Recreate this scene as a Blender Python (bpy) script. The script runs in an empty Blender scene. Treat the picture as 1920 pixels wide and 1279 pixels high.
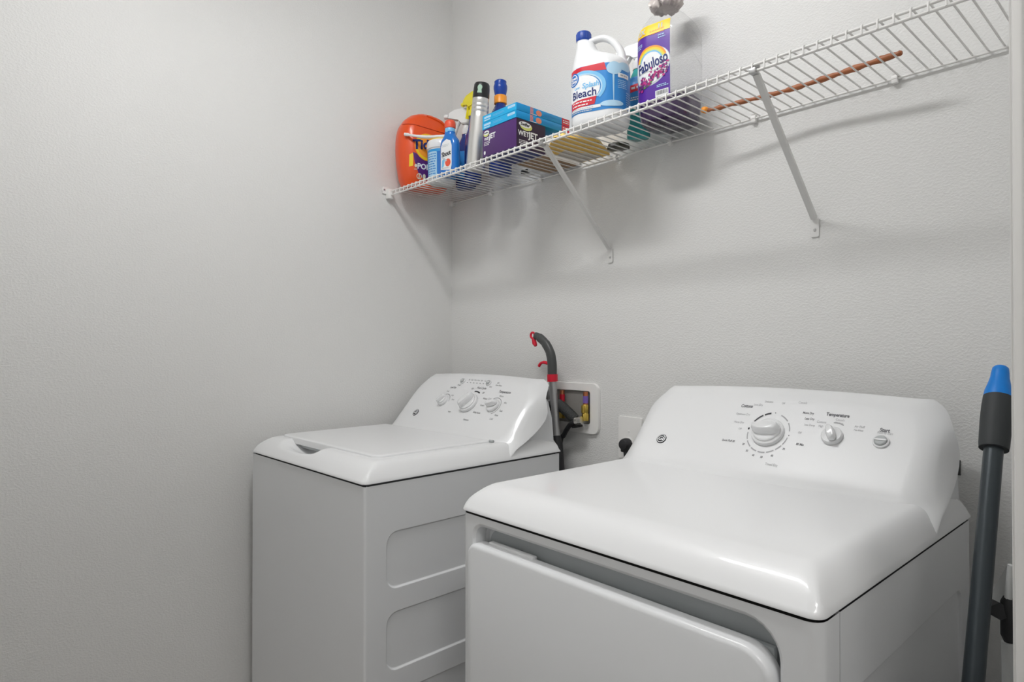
import bpy, bmesh, math, random
from math import sin, cos, pi, radians, sqrt
from mathutils import Vector, Matrix
random.seed(7)
S = bpy.context.scene
COL = S.collection

# ------------------------------------------------------------------ camera
cam = bpy.data.cameras.new('camera'); co = bpy.data.objects.new('camera', cam); COL.objects.link(co)
co.location = (2.017, -1.4925, 1.2369)
co.rotation_euler = (pi/2 + 0.0087, 0, 0.8388)
cam.sensor_width = 36.0; cam.lens = 1178.66*36/1920; cam.clip_start = 0.01; cam.clip_end = 60
S.camera = co

# ------------------------------------------------------------------ world, lights, exposure
w = bpy.data.worlds.new('world'); S.world = w; w.use_nodes = True
w.node_tree.nodes['Background'].inputs[0].default_value = (0.93, 0.96, 1.0, 1)
w.node_tree.nodes['Background'].inputs[1].default_value = 0.55
S.view_settings.view_transform = 'Standard'; S.view_settings.look = 'None'
S.view_settings.exposure = 0.0; S.view_settings.gamma = 1.0
S.view_settings.use_curve_mapping = False
LIGHT_XYZ = (1.00, -1.00, 2.64)
LIGHT_EMIT = 44.0
HALL_W = 16.0

# ------------------------------------------------------------------ materials
def mat(name, col, rough=.5, metal=0, coat=0, bump=None, trans=0, ior=1.45, emit=0, alpha=1, spec=.5, vary=None, sss=0):
    m = bpy.data.materials.new(name); m.use_nodes = True
    nt = m.node_tree; b = nt.nodes['Principled BSDF']
    b.inputs['Base Color'].default_value = (*col, 1); b.inputs['Roughness'].default_value = rough
    b.inputs['Metallic'].default_value = metal; b.inputs['Coat Weight'].default_value = coat
    b.inputs['Coat Roughness'].default_value = .06
    b.inputs['Transmission Weight'].default_value = trans; b.inputs['IOR'].default_value = ior
    b.inputs['Specular IOR Level'].default_value = spec
    if emit:
        b.inputs['Emission Color'].default_value = (*col, 1); b.inputs['Emission Strength'].default_value = emit
    tc = nt.nodes.new('ShaderNodeTexCoord')
    if vary:
        sc, amt = vary
        n = nt.nodes.new('ShaderNodeTexNoise'); n.inputs['Scale'].default_value = sc; n.inputs['Detail'].default_value = 3
        nt.links.new(tc.outputs['Object'], n.inputs['Vector'])
        mx = nt.nodes.new('ShaderNodeMix'); mx.data_type = 'RGBA'
        mx.inputs[6].default_value = (*[c*(1-amt) for c in col], 1); mx.inputs[7].default_value = (*[min(1, c*(1+amt)) for c in col], 1)
        nt.links.new(n.outputs['Fac'], mx.inputs[0]); nt.links.new(mx.outputs[2], b.inputs['Base Color'])
    if bump:
        sc, st, dist = bump
        n = nt.nodes.new('ShaderNodeTexNoise'); n.inputs['Scale'].default_value = sc; n.inputs['Detail'].default_value = 4
        n.inputs['Roughness'].default_value = .45
        nt.links.new(tc.outputs['Object'], n.inputs['Vector'])
        bp = nt.nodes.new('ShaderNodeBump'); bp.inputs['Strength'].default_value = st; bp.inputs['Distance'].default_value = dist
        nt.links.new(n.outputs['Fac'], bp.inputs['Height']); nt.links.new(bp.outputs['Normal'], b.inputs['Normal'])
    return m

M = {}
def wall_material():
    m = bpy.data.materials.new('painted_drywall'); m.use_nodes = True
    nt = m.node_tree; b = nt.nodes['Principled BSDF']
    b.inputs['Base Color'].default_value = (.775, .772, .757, 1); b.inputs['Roughness'].default_value = .48
    tc = nt.nodes.new('ShaderNodeTexCoord')
    mp = nt.nodes.new('ShaderNodeMapping'); nt.links.new(tc.outputs['Object'], mp.inputs[0])
    mp.inputs['Scale'].default_value = (1, 1, 1.35)
    n = nt.nodes.new('ShaderNodeTexNoise'); n.inputs['Scale'].default_value = 165; n.inputs['Detail'].default_value = 3
    n.inputs['Roughness'].default_value = .5; n.inputs['Distortion'].default_value = .15
    nt.links.new(mp.outputs[0], n.inputs['Vector'])
    cr = nt.nodes.new('ShaderNodeMapRange'); cr.interpolation_type = 'SMOOTHSTEP'
    cr.inputs['From Min'].default_value = .40; cr.inputs['From Max'].default_value = .66
    nt.links.new(n.outputs['Fac'], cr.inputs['Value'])
    bp = nt.nodes.new('ShaderNodeBump'); bp.inputs['Strength'].default_value = .30; bp.inputs['Distance'].default_value = .0014
    nt.links.new(cr.outputs[0], bp.inputs['Height']); nt.links.new(bp.outputs['Normal'], b.inputs['Normal'])
    return m
M['wall'] = wall_material()
M['ceiling'] = mat('ceiling_paint', (.8, .8, .79), .8, bump=(60, .3, .002))
M['floor'] = mat('floor_vinyl', (.26, .23, .20), .4, vary=(6, .12))
M['trim'] = mat('semi_gloss_trim', (.80, .79, .77), .3)
M['enamel'] = mat('white_enamel', (.79, .795, .80), .34, coat=.28)
M['cabinet'] = mat('white_cabinet_steel', (.765, .775, .785), .30, coat=.15, bump=(900, .04, .0003))
M['recess'] = mat('grey_door_recess', (.50, .53, .54), .42)
M['knob'] = mat('white_knob_plastic', (.78, .785, .79), .22, coat=.3)
M['knobgrey'] = mat('grey_button', (.42, .44, .44), .35)
M['darkgap'] = mat('black_gasket', (.02, .02, .02), .7)
M['print'] = mat('grey_print', (.16, .16, .17), .6)
M['printlight'] = mat('pale_grey_print', (.42, .42, .43), .6)
M['printdark'] = mat('black_print', (.03, .03, .035), .5)
M['wire'] = mat('white_vinyl_wire', (.80, .79, .77), .32)
M['brace'] = mat('white_painted_steel', (.74, .735, .72), .35)
M['clip'] = mat('white_clip_plastic', (.88, .87, .85), .35)
M['screw'] = mat('zinc_screw', (.5, .5, .5), .35, 1)
M['white'] = mat('white_plastic', (.82, .83, .84), .28, coat=.2)
M['lightgrey'] = mat('light_grey_ink', (.55, .60, .64), .4)
M['orange'] = mat('orange_plastic', (.80, .085, .012), .3, coat=.2)
M['orangedark'] = mat('deep_orange_seam', (.55, .045, .008), .35)
M['yellow'] = mat('yellow_ink', (.90, .62, .02), .35)
M['yellowplastic'] = mat('yellow_plastic', (.88, .78, .02), .3)
M['orangeink'] = mat('orange_ink', (.90, .33, .03), .35)
M['purple'] = mat('purple_ink', (.10, .02, .17), .35)
M['fabpurple'] = mat('violet_ink', (.10, .025, .33), .35)
M['boxpurple'] = mat('purple_carton', (.075, .022, .14), .38)
M['boxdark'] = mat('dark_plum_carton', (.030, .012, .036), .4)
M['navy'] = mat('navy_plastic', (.008, .028, .20), .25, coat=.3)
M['navyink'] = mat('navy_ink', (.008, .02, .15), .4)
M['blue'] = mat('blue_plastic', (.01, .17, .58), .25, coat=.3)
M['cap_blue'] = mat('royal_blue_cap', (.004, .05, .33), .3)
M['blueink'] = mat('blue_ink', (.03, .24, .62), .35)
M['skyink'] = mat('sky_blue_ink', (.20, .52, .82), .35)
M['paleblue'] = mat('pale_blue_ink', (.45, .68, .86), .35)
M['boxblue'] = mat('cyan_blue_carton', (.005, .27, .62), .35)
M['boxbluelight'] = mat('bright_cyan_carton', (.01, .40, .74), .35)
M['red'] = mat('red_ink', (.62, .02, .04), .35)
M['redcap'] = mat('coral_red_cap', (.80, .10, .05), .35)
M['salmon'] = mat('salmon_ink', (.75, .25, .16), .4)
M['whiteink'] = mat('white_ink', (.85, .86, .87), .4)
M['silver'] = mat('brushed_silver', (.66, .65, .63), .33, .85)
M['black'] = mat('black_plastic', (.014, .014, .015), .32)
M['blackrubber'] = mat('black_rubber', (.02, .02, .022), .55)
M['paleg'] = mat('pale_green_ink', (.38, .55, .42), .5)
M['green'] = mat('green_ink', (.10, .28, .06), .5)
M['lime'] = mat('lime_ink', (.62, .66, .18), .4)
M['teal'] = mat('teal_liquid', (.03, .33, .33), .2, coat=.3)
M['kraft'] = mat('kraft_cardboard', (.36, .24, .15), .8, vary=(30, .1))
M['packyellow'] = mat('golden_packet', (.88, .56, .14), .5, vary=(14, .2))
M['packgrey'] = mat('greyish_packet_back', (.60, .55, .48), .55, vary=(9, .15))
M['magenta'] = mat('magenta_ink', (.50, .03, .22), .45)
M['plum'] = mat('plum_ink', (.13, .02, .16), .45)
M['wood'] = mat('reddish_brown_wood', (.36, .12, .045), .45, vary=(25, .35))
M['darkgrey'] = mat('dark_grey_plastic', (.06, .062, .062), .4)
M['grip'] = mat('charcoal_grip', (.032, .036, .038), .6)
M['pole'] = mat('charcoal_metal_pole', (.045, .055, .062), .3, .35)
M['bluecap'] = mat('bright_blue_rubber', (.0, .20, .66), .42)
M['redplastic'] = mat('red_plastic', (.66, .01, .035), .3)
M['alu'] = mat('satin_aluminium', (.42, .42, .42), .35, .8)
M['copper'] = mat('copper_pipe', (.55, .20, .10), .3, 1)
M['brass'] = mat('brass_valve', (.62, .45, .10), .3, 1)
M['steel'] = mat('steel_coupling', (.62, .61, .58), .28, 1)
M['violetpipe'] = mat('violet_wrap', (.20, .12, .45), .4)
M['armgrey'] = mat('pale_grey_metal', (.58, .59, .58), .45)
M['nickel'] = mat('satin_nickel', (.45, .38, .31), .35, .9)
M['foil'] = mat('crumpled_pinkish_foil', (.62, .56, .53), .4, .1, bump=(60, .6, .004))
M['lamp'] = mat('frosted_lamp_glass', (1.0, 1.0, 1.0), .5, emit=LIGHT_EMIT)
M['mesh_oxi'] = mat('cyan_label', (.03, .33, .72), .4)
M['cream'] = mat('cream_plastic', (.80, .74, .56), .4)
def clear_plastic():
    m = bpy.data.materials.new('clear_pet'); m.use_nodes = True
    nt = m.node_tree; nt.nodes.remove(nt.nodes['Principled BSDF']); out = nt.nodes['Material Output']
    t = nt.nodes.new('ShaderNodeBsdfTransparent'); t.inputs[0].default_value = (.97, .97, .97, 1)
    g = nt.nodes.new('ShaderNodeBsdfGlossy'); g.inputs['Roughness'].default_value = .06
    tc = nt.nodes.new('ShaderNodeTexCoord'); n = nt.nodes.new('ShaderNodeTexNoise'); n.inputs['Scale'].default_value = 22
    nt.links.new(tc.outputs['Object'], n.inputs['Vector'])
    bp = nt.nodes.new('ShaderNodeBump'); bp.inputs['Strength'].default_value = .35; bp.inputs['Distance'].default_value = .006
    nt.links.new(n.outputs['Fac'], bp.inputs['Height']); nt.links.new(bp.outputs['Normal'], g.inputs['Normal'])
    lw = nt.nodes.new('ShaderNodeLayerWeight'); lw.inputs[0].default_value = .5
    pw = nt.nodes.new('ShaderNodeMath'); pw.operation = 'POWER'; pw.inputs[1].default_value = 5; nt.links.new(lw.outputs['Facing'], pw.inputs[0])
    fr = nt.nodes.new('ShaderNodeMath'); fr.operation = 'MULTIPLY_ADD'; fr.inputs[1].default_value = .35; fr.inputs[2].default_value = .035
    nt.links.new(pw.outputs[0], fr.inputs[0])
    mx = nt.nodes.new('ShaderNodeMixShader')
    nt.links.new(fr.outputs[0], mx.inputs[0]); nt.links.new(t.outputs[0], mx.inputs[1]); nt.links.new(g.outputs[0], mx.inputs[2])
    nt.links.new(mx.outputs[0], out.inputs['Surface'])
    return m
M['pet'] = clear_plastic()
M['liquid'] = mat('dark_violet_liquid', (.032, .008, .062), .10, coat=.4)
M['window_clear'] = M['pet']

# ------------------------------------------------------------------ helpers
def link(o, parent=None):
    COL.objects.link(o)
    if parent is not None: o.parent = parent
    return o
def mk(name, V, F, m, parent=None, smooth=35, mats=None, fm=None):
    me = bpy.data.meshes.new(name); me.from_pydata([tuple(v) for v in V], [], [tuple(f) for f in F])
    bm = bmesh.new(); bm.from_mesh(me)
    bmesh.ops.recalc_face_normals(bm, faces=bm.faces) if smooth is not None and smooth >= 0 else None
    bm.to_mesh(me); bm.free()
    if mats:
        for x in mats: me.materials.append(M[x])
        for i, p in enumerate(me.polygons): p.material_index = fm[i]
    else: me.materials.append(M[m] if isinstance(m, str) else m)
    if smooth is not None:
        me.shade_smooth(); me.set_sharp_from_angle(angle=radians(abs(smooth)))
    return link(bpy.data.objects.new(name, me), parent)
def thing(name, label, cat, loc=(0, 0, 0), rz=0, group=None, rot=None):
    o = bpy.data.objects.new(name, None); link(o); o.empty_display_size = .05
    o.location = loc; o.rotation_euler = rot if rot else (0, 0, rz)
    o['label'] = label; o['category'] = cat
    if group: o['group'] = group
    return o
def tag(o, label, cat, group=None):
    o['label'] = label; o['category'] = cat
    if group: o['group'] = group
    return o
def struct(o): o['kind'] = 'structure'; return o

class G:
    """vertex/face collector"""
    def __init__(s): s.V = []; s.F = []
    def add(s, V, F):
        n = len(s.V); s.V += [tuple(v) for v in V]; s.F += [tuple(i+n for i in f) for f in F]; return s
    def box(s, x0, x1, y0, y1, z0, z1, b=0):
        V, F = box(x0, x1, y0, y1, z0, z1, b); return s.add(V, F)
    def tube(s, *a, **k): return s.add(*tube(*a, **k))
    def lathe(s, *a, **k): return s.add(*lathe(*a, **k))
    def xf(s, mtx): s.V = [tuple(mtx @ Vector(v)) for v in s.V]; return s
    def mk(s, name, m, parent=None, smooth=35): return mk(name, s.V, s.F, m, parent, smooth)

def box(x0, x1, y0, y1, z0, z1, b=0):
    bm = bmesh.new()
    vs = [bm.verts.new(p) for p in ((x0,y0,z0),(x1,y0,z0),(x1,y1,z0),(x0,y1,z0),(x0,y0,z1),(x1,y0,z1),(x1,y1,z1),(x0,y1,z1))]
    for f in ((3,2,1,0),(4,5,6,7),(0,1,5,4),(1,2,6,5),(2,3,7,6),(3,0,4,7)): bm.faces.new([vs[i] for i in f])
    if b: bmesh.ops.bevel(bm, geom=bm.edges[:], offset=b, segments=2, affect='EDGES', profile=.5)
    bm.verts.index_update()
    V = [tuple(v.co) for v in bm.verts]; F = [[v.index for v in f.verts] for f in bm.faces]; bm.free()
    return V, F
def tube(pts, r, n=10, caps=True, squash=1.0, up=None):
    P = [Vector(p) for p in pts]; R = r if isinstance(r, (list, tuple)) else [r]*len(P)
    V = []; F = []; a = None
    for i, p in enumerate(P):
        t = ((P[min(i+1, len(P)-1)] - P[max(i-1, 0)])).normalized()
        if a is None:
            a = Vector(up) if up else (Vector((0, 0, 1)) if abs(t.z) < .9 else Vector((1, 0, 0)))
        a = (a - t*a.dot(t)).normalized(); b = t.cross(a)
        for k in range(n):
            th = 2*pi*k/n; V.append(p + a*cos(th)*R[i] + b*sin(th)*R[i]*squash)
        if i:
            for k in range(n):
                F.append(((i-1)*n+k, (i-1)*n+(k+1) % n, i*n+(k+1) % n, i*n+k))
    if caps: F.append(tuple(range(n))[::-1]); F.append(tuple((len(P)-1)*n+k for k in range(n)))
    return V, F
def lathe(prof, n=32, c=(0, 0, 0), axis='z', sy=1.0):
    V = []; F = []
    for r, z in prof:
        for k in range(n):
            th = 2*pi*k/n; x, y = r*cos(th), r*sin(th)*sy
            if axis == 'z': V.append((c[0]+x, c[1]+y, c[2]+z))
            elif axis == 'y': V.append((c[0]+x, c[1]+z, c[2]+y))
            else: V.append((c[0]+z, c[1]+x, c[2]+y))
    for i in range(1, len(prof)):
        for k in range(n): F.append(((i-1)*n+k, (i-1)*n+(k+1) % n, i*n+(k+1) % n, i*n+k))
    F.append(tuple(range(n))[::-1]); F.append(tuple((len(prof)-1)*n+k for k in range(n)))
    return V, F
def smoothpath(pts, k=6):
    P = [Vector(p) for p in pts]; out = []
    for i in range(len(P)-1):
        p0, p1, p2, p3 = P[max(i-1, 0)], P[i], P[i+1], P[min(i+2, len(P)-1)]
        for j in range(k):
            t = j/k
            out.append(.5*((2*p1)+(p2-p0)*t+(2*p0-5*p1+4*p2-p3)*t*t+(3*p1-p0-3*p2+p3)*t**3))
    out.append(P[-1]); return out
def rrect(x0, x1, z0, z1, r, n=6):
    if not isinstance(r, (list, tuple)): r = [r]*4     # TL, TR, BR, BL
    P = []
    for (cx, cz, a0, rr) in ((x0+r[0], z1-r[0], pi, r[0]), (x1-r[1], z1-r[1], pi/2, r[1]), (x1-r[2], z0+r[2], 0, r[2]), (x0+r[3], z0+r[3], -pi/2, r[3])):
        for k in range(n+1):
            a = a0 - (pi/2)*k/n; P.append((cx+rr*cos(a), cz+rr*sin(a)))
    return P
def panel(outer, holes, f):
    """flat sheet with sunk holes. outer: 2D loop; holes: [(x0,x1,z0,z1,r,[(inset,depth)...],fill)]; f(u,v,d)->3D"""
    if len(holes) > 1:          # rectangular sheet: one band per hole, from the top down
        xs = [p[0] for p in outer]; zs = [p[1] for p in outer]; hs = sorted(holes, key=lambda h: -h[2]); g = G(); zt = max(zs)
        for i, h in enumerate(hs):
            zb = (h[2]+hs[i+1][3])/2 if i+1 < len(hs) else min(zs)
            g.add(*panel([(min(xs), zb), (max(xs), zb), (max(xs), zt), (min(xs), zt)], [h], f)); zt = zb
        return g.V, g.F
    bm = bmesh.new(); edges = []
    def loop(pts, d, fn=f):
        vs = [bm.verts.new(fn(p[0], p[1], d)) for p in pts]; return vs
    def close(vs): return [bm.edges.new((vs[i], vs[(i+1) % len(vs)])) for i in range(len(vs))]
    edges += close(loop(outer, 0)); rest = []
    for (x0, x1, z0, z1, r, prof, fill) in holes:
        v0 = loop(rrect(x0, x1, z0, z1, r), 0); edges += close(v0); rest.append((v0, (x0, x1, z0, z1, r, prof, fill)))
    bmesh.ops.triangle_fill(bm, use_beauty=True, use_dissolve=False, edges=edges)
    for v0, (x0, x1, z0, z1, r, prof, fill) in rest:
        prev = v0
        for ins, d in prof:
            rr = [max(q-ins, .0015) for q in r] if isinstance(r, (list, tuple)) else max(r-ins, .0015)
            cur = loop(rrect(x0+ins, x1-ins, z0+ins, z1-ins, rr), d)
            for i in range(len(cur)):
                j = (i+1) % len(cur); bm.faces.new((prev[i], prev[j], cur[j], cur[i]))
            prev = cur
        if fill: bm.faces.new(prev)
    bm.verts.index_update(); V = [tuple(v.co) for v in bm.verts]; F = [[v.index for v in q.verts] for q in bm.faces]; bm.free()
    return V, F

# ---- flat artwork mapped on surfaces
def text2d(s, size, bold=0.0, shear=0.0, spacing=1.0):
    c = bpy.data.curves.new('t', 'FONT'); c.body = s; c.size = size; c.align_x = 'CENTER'; c.align_y = 'CENTER'
    c.offset = bold; c.shear = shear; c.space_character = spacing; c.resolution_u = 3
    o = bpy.data.objects.new('t', c); COL.objects.link(o)
    me = bpy.data.meshes.new_from_object(o.evaluated_get(bpy.context.evaluated_depsgraph_get()))
    V = [(v.co.x, v.co.y) for v in me.vertices]; F = [list(p.vertices) for p in me.polygons]
    bpy.data.objects.remove(o); bpy.data.curves.remove(c); bpy.data.meshes.remove(me)
    return V, F
class Art:
    def __init__(s): s.V = []; s.F = []
    def _add(s, V, F, at=(0, 0), rot=0, sc=1):
        n = len(s.V); c, q = cos(rot), sin(rot)
        s.V += [(at[0]+sc*(x*c-y*q), at[1]+sc*(x*q+y*c)) for x, y in V]; s.F += [[i+n for i in f] for f in F]; return s
    def poly(s, pts, **k): return s._add(pts, [list(range(len(pts)))], **k)
    def rect(s, x0, x1, y0, y1, **k): return s.poly([(x0, y0), (x1, y0), (x1, y1), (x0, y1)], **k)
    def rr(s, x0, x1, y0, y1, r, **k): return s.poly(rrect(x0, x1, y0, y1, r)[::-1], **k)
    def ell(s, cx, cy, a, b, n=28, rot=0): return s._add([(a*cos(2*pi*i/n), b*sin(2*pi*i/n)) for i in range(n)], [list(range(n))], at=(cx, cy), rot=rot)
    def ring(s, cx, cy, a, b, wd, a0=0, a1=360, n=32, rot=0):
        V = []; F = []
        for i in range(n+1):
            t = radians(a0+(a1-a0)*i/n); V += [(a*cos(t), b*sin(t)), ((a-wd)*cos(t), (b-wd)*sin(t))]
            if i: F.append([2*i-2, 2*i, 2*i+1, 2*i-1])
        return s._add(V, F, at=(cx, cy), rot=rot)
    def text(s, t, x, y, size, bold=0, shear=0, rot=0, spacing=1, sx=1):
        V, F = text2d(t, size, bold, shear, spacing); V = [(a*sx, b) for a, b in V]
        return s._add(V, F, at=(x, y), rot=rot)
    def blocks(s, x, y, wd, n, h, gap, jag=.3):      # lines of unreadably small print
        for i in range(n):
            xx = x
            while xx < x+wd*(1-random.random()*jag):
                l = random.uniform(.6, 2.2)*h*1.6; s.rect(xx, min(xx+l, x+wd), y-i*gap, y-i*gap+h); xx += l+h*.6
        return s
    def mk(s, name, m, f, parent, h=.0004, cut=0, cutv=0, smooth=60):
        bm = bmesh.new(); vs = [bm.verts.new((x, y, 0)) for x, y in s.V]
        for q in s.F:
            try: bm.faces.new([vs[i] for i in q])
            except ValueError: pass
        if cut or cutv:
            bmesh.ops.triangulate(bm, faces=[q for q in bm.faces if len(q.verts) > 4])
            for ax, st in ((0, cut), (1, cutv)):
                if not st: continue
                lo = min(v.co[ax] for v in bm.verts); hi = max(v.co[ax] for v in bm.verts)
                k = math.floor(lo/st)+1
                while k*st < hi:
                    pt = [0, 0, 0]; nn = [0, 0, 0]; pt[ax] = k*st; nn[ax] = 1
                    bmesh.ops.bisect_plane(bm, geom=bm.verts[:]+bm.edges[:]+bm.faces[:], plane_co=pt, plane_no=nn); k += 1
        bmesh.ops.recalc_face_normals(bm, faces=bm.faces)
        for q in bm.faces:
            if q.normal.z < 0: q.normal_flip()
        bm.verts.index_update()
        V = [tuple(f(v.co.x, v.co.y, h)) for v in bm.verts]; F = [[v.index for v in q.verts] for q in bm.faces]; bm.free()
        return mk(name, V, F, m, parent, smooth=-smooth)

# ---- rounded rectangular vessel body
class Vessel:
    """prof rows: (z, hx, hy, r, cx, cy)"""
    def __init__(s, prof, N=64): s.p = [tuple(r)+(0, 0)[:6-len(r)] if len(r) < 6 else tuple(r) for r in prof]; s.N = N
    def row(s, z):
        p = s.p
        if z <= p[0][0]: return p[0]
        for a, b in zip(p, p[1:]):
            if z <= b[0]:
                t = (z-a[0])/(b[0]-a[0]) if b[0] > a[0] else 0; return tuple(x+(y-x)*t for x, y in zip(a, b))
        return p[-1]
    @staticmethod
    def sec(hx, hy, r, q):
        """point at arc length q from the middle of the -y side, going to +x"""
        r = min(r, hx, hy); sx, sy = 2*(hx-r), 2*(hy-r); c = pi*r/2; L = 2*sx+2*sy+4*c; q %= L
        q += sx/2
        segs = [(sx, 0), (c, 1), (sy, 2), (c, 3), (sx, 4), (c, 5), (sy, 6), (c, 7), (sx, 8)]
        for l, k in segs:
            if q <= l or k == 8: break
            q -= l
        t = q/l if l else 0
        if k in (0, 8): return (-(hx-r)+q, -hy)
        if k == 1: a = -pi/2+t*pi/2; return (hx-r+r*cos(a), -hy+r+r*sin(a))
        if k == 2: return (hx, -(hy-r)+q)
        if k == 3: a = t*pi/2; return (hx-r+r*cos(a), hy-r+r*sin(a))
        if k == 4: return (hx-r-q, hy)
        if k == 5: a = pi/2+t*pi/2; return (-(hx-r)+r*cos(a), hy-r+r*sin(a))
        if k == 6: return (-hx, hy-r-q)
        a = pi+t*pi/2; return (-(hx-r)+r*cos(a), -(hy-r)+r*sin(a))
    @staticmethod
    def per(hx, hy, r): r = min(r, hx, hy); return 4*(hx-r)+4*(hy-r)+2*pi*r
    def f(s, u, v, h):
        z, hx, hy, r, cx, cy = s.row(v); x, y = s.sec(hx+h, hy+h, r+h, u); return (x+cx, y+cy, v)
    def mesh(s, off=0, zmax=None, caps=True, rows=None):
        V = []; F = []; N = s.N; P = rows or s.p
        if zmax is not None: P = [r for r in P if r[0] < zmax]+[s.row(zmax)]
        for i, (z, hx, hy, r, cx, cy) in enumerate(P):
            L = s.per(hx-off, hy-off, max(r-off, .001))
            for k in range(N):
                x, y = s.sec(hx-off, hy-off, max(r-off, .001), L*k/N); V.append((x+cx, y+cy, z))
            if i:
                for k in range(N): F.append(((i-1)*N+k, (i-1)*N+(k+1) % N, i*N+(k+1) % N, i*N+k))
        if caps: F.append(tuple(range(N))[::-1]); F.append(tuple((len(P)-1)*N+k for k in range(N)))
        return V, F

# ------------------------------------------------------------------ the room
RX = 1.915; FY = -1.80; CH = 2.69; HX = 3.35
def slab(name, *a, m='wall'):
    return struct(mk(name, *box(*a), M[m], None, None))
slab('wall_back', -.12, 2.035, 0, .12, 0, CH)
slab('wall_left', -.12, 0, FY-.12, 0, 0, CH)
slab('wall_front', 0, 2.035, FY-.12, FY, 0, CH)
gw = G().box(RX, 2.012, -.775, 0, 0, CH).box(RX, 2.012, FY, -1.66, 0, CH).box(RX, 2.012, -1.66, -.775, 2.06, CH)
struct(gw.mk('wall_right', 'wall', None, None))
slab('floor', -.12, HX+.12, -4.2, 1.4, -.1, 0, m='floor')
slab('ceiling', -.12, HX+.12, -4.2, 1.4, CH, CH+.1, m='ceiling')
slab('wall_hallway', HX, HX+.12, -4.2, 1.4, 0, CH)
slab('wall_hallway_near', 2.035, HX, -4.2, -4.08, 0, CH)
slab('wall_hallway_far', 2.035, HX, 1.28, 1.4, 0, CH)
# door frame around the opening the camera looks through
gt = G().box(1.911, 2.016, -.795, -.776, 0, 2.04, .002).box(1.911, 2.016, -1.66, -1.641, 0, 2.04, .002).box(1.911, 2.016, -1.66, -.776, 2.04, 2.06, .002)
struct(gt.mk('door_1', 'trim', None, 30))
gc = G().box(1.899, 1.9145, -.789, -.730, 0, 2.05, .003).box(1.8965, 1.9, -.783, -.766, 0, 2.05, .0015)
gc.box(1.899, 1.9145, -1.705, -1.648, 0, 2.05, .003).box(1.899, 1.9145, -1.705, -.730, 2.051, 2.108, .003)
struct(gc.mk('trim_1', 'trim', None, 30))
struct(G().box(.001, .015, FY+.001, -.016, 0, .085, .003).mk('baseboard_left', 'trim', None, 30))
struct(G().box(.001, RX-.017, -.015, -.001, 0, .085, .003).mk('baseboard_back', 'trim', None, 30))
sp = thing('strike_plate', 'satin nickel strike plate on the door jamb in the lower right corner', 'plate', (1.925, -.7955, .915))
V, F = panel(rrect(-.018, .030, -.035, .04, .014), [(-.006, .010, -.014, .014, .003, [(0, .0014)], False)], lambda u, v, d: (u, -.0018+d, v))
mk('plate', V, F, 'nickel', sp, 30)
G().lathe([(.004, -.0035), (.003, -.0018)], 12, (.01, 0, -.025), 'y').mk('screw', 'screw', sp)

# ceiling lamp
lx, ly, lz = LIGHT_XYZ
lamp = thing('ceiling_lamp', 'long wraparound ceiling lamp above the machines', 'lamp', (lx, ly, CH))
G().box(-.36, .36, -.075, .075, -.022, 0, .003).mk('base', 'brace', lamp, 30)
V = []; F = []; n = 12
for x in (-.34, .34):
    for k in range(n+1): a = pi*k/n; V.append((x, .068*cos(a), -.021-.045*sin(a)**.7))
for k in range(n): F.append((k, k+1, n+2+k, n+1+k))
F += [tuple(range(n+1)), tuple(n+1+k for k in range(n+1))]
mk('lamp_shade', V, F, 'lamp', lamp, 60)
for x in (-.35, .34): G().box(x, x+.012, -.070, .070, -.068, -.020, .004).mk('end_cap', 'brace', lamp, 30)
def area(name, loc, size, power, col, rot):
    l = bpy.data.lights.new(name, 'AREA'); l.energy = power; l.size = size; l.color = col; l.shape = 'DISK'
    o = bpy.data.objects.new(name, l); COL.objects.link(o); o.location = loc; o.rotation_euler = rot; return o
area('hallway_fill_light', (2.75, -1.7, 2.66), .45, HALL_W, (1, .985, .97), (0, 0, 0))  # unseen fill light, added to brighten the room through the doorway

# ------------------------------------------------------------------ wire shelf
ZD, LIP, YF, X0, SP = 1.8057, .0167, -.2934, .0321, .0254
shelf = thing('wire_shelf', 'long white wire shelf along the back wall above the washer and dryer', 'shelf', (0, 0, ZD))
rw = .0025
def wire_mesh():
    p = [(0, -.0045, 0)] + [(0, y, 0) for y in (-.1, -.2)] + [(0, YF+.004, 0), (0, YF+.0008, -.0006), (0, YF-.0006, -.0035), (0, YF-.0006, -LIP-.001)]
    g = G().tube(p, rw*.72, 6); me_o = g.mk('deck_wire', 'wire', shelf, 60); return me_o
w0 = wire_mesh(); w0.location = (X0, 0, 0)
for k in range(1, 74):
    c = w0.copy(); COL.objects.link(c); c.location = (X0+SP*k, 0, 0)
XE = 1.905
def rod(name, y, z, r, x0=.012, x1=XE): return G().tube([(x0, y, z), (x1, y, z)], r, 10).mk(name, 'wire', shelf, 60)
rod('front_rod', YF+.0032, -.0036, .0028); rod('front_rod', YF+.0026, -LIP, .0031); rod('back_rod', -.0085, -.0042, .0026)
def clip():
    g = G().box(-.006, .006, -.013, -.0005, -.014, .003, .002).tube([(-.006, -.0085, -.003), (.006, -.0085, -.003)], .0058, 10)
    g.tube([(0, -.012, .004), (0, -.004, .009)], .0035, 8)
    return g
c0 = clip().mk('wall_clip', 'clip', shelf)
for i, x in enumerate((.016, .245, .51, .827, 1.02, 1.262, 1.574, 1.86)):
    c = c0 if i == 0 else c0.copy()
    if i: COL.objects.link(c)
    c.location = (x, 0, 0)
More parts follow.
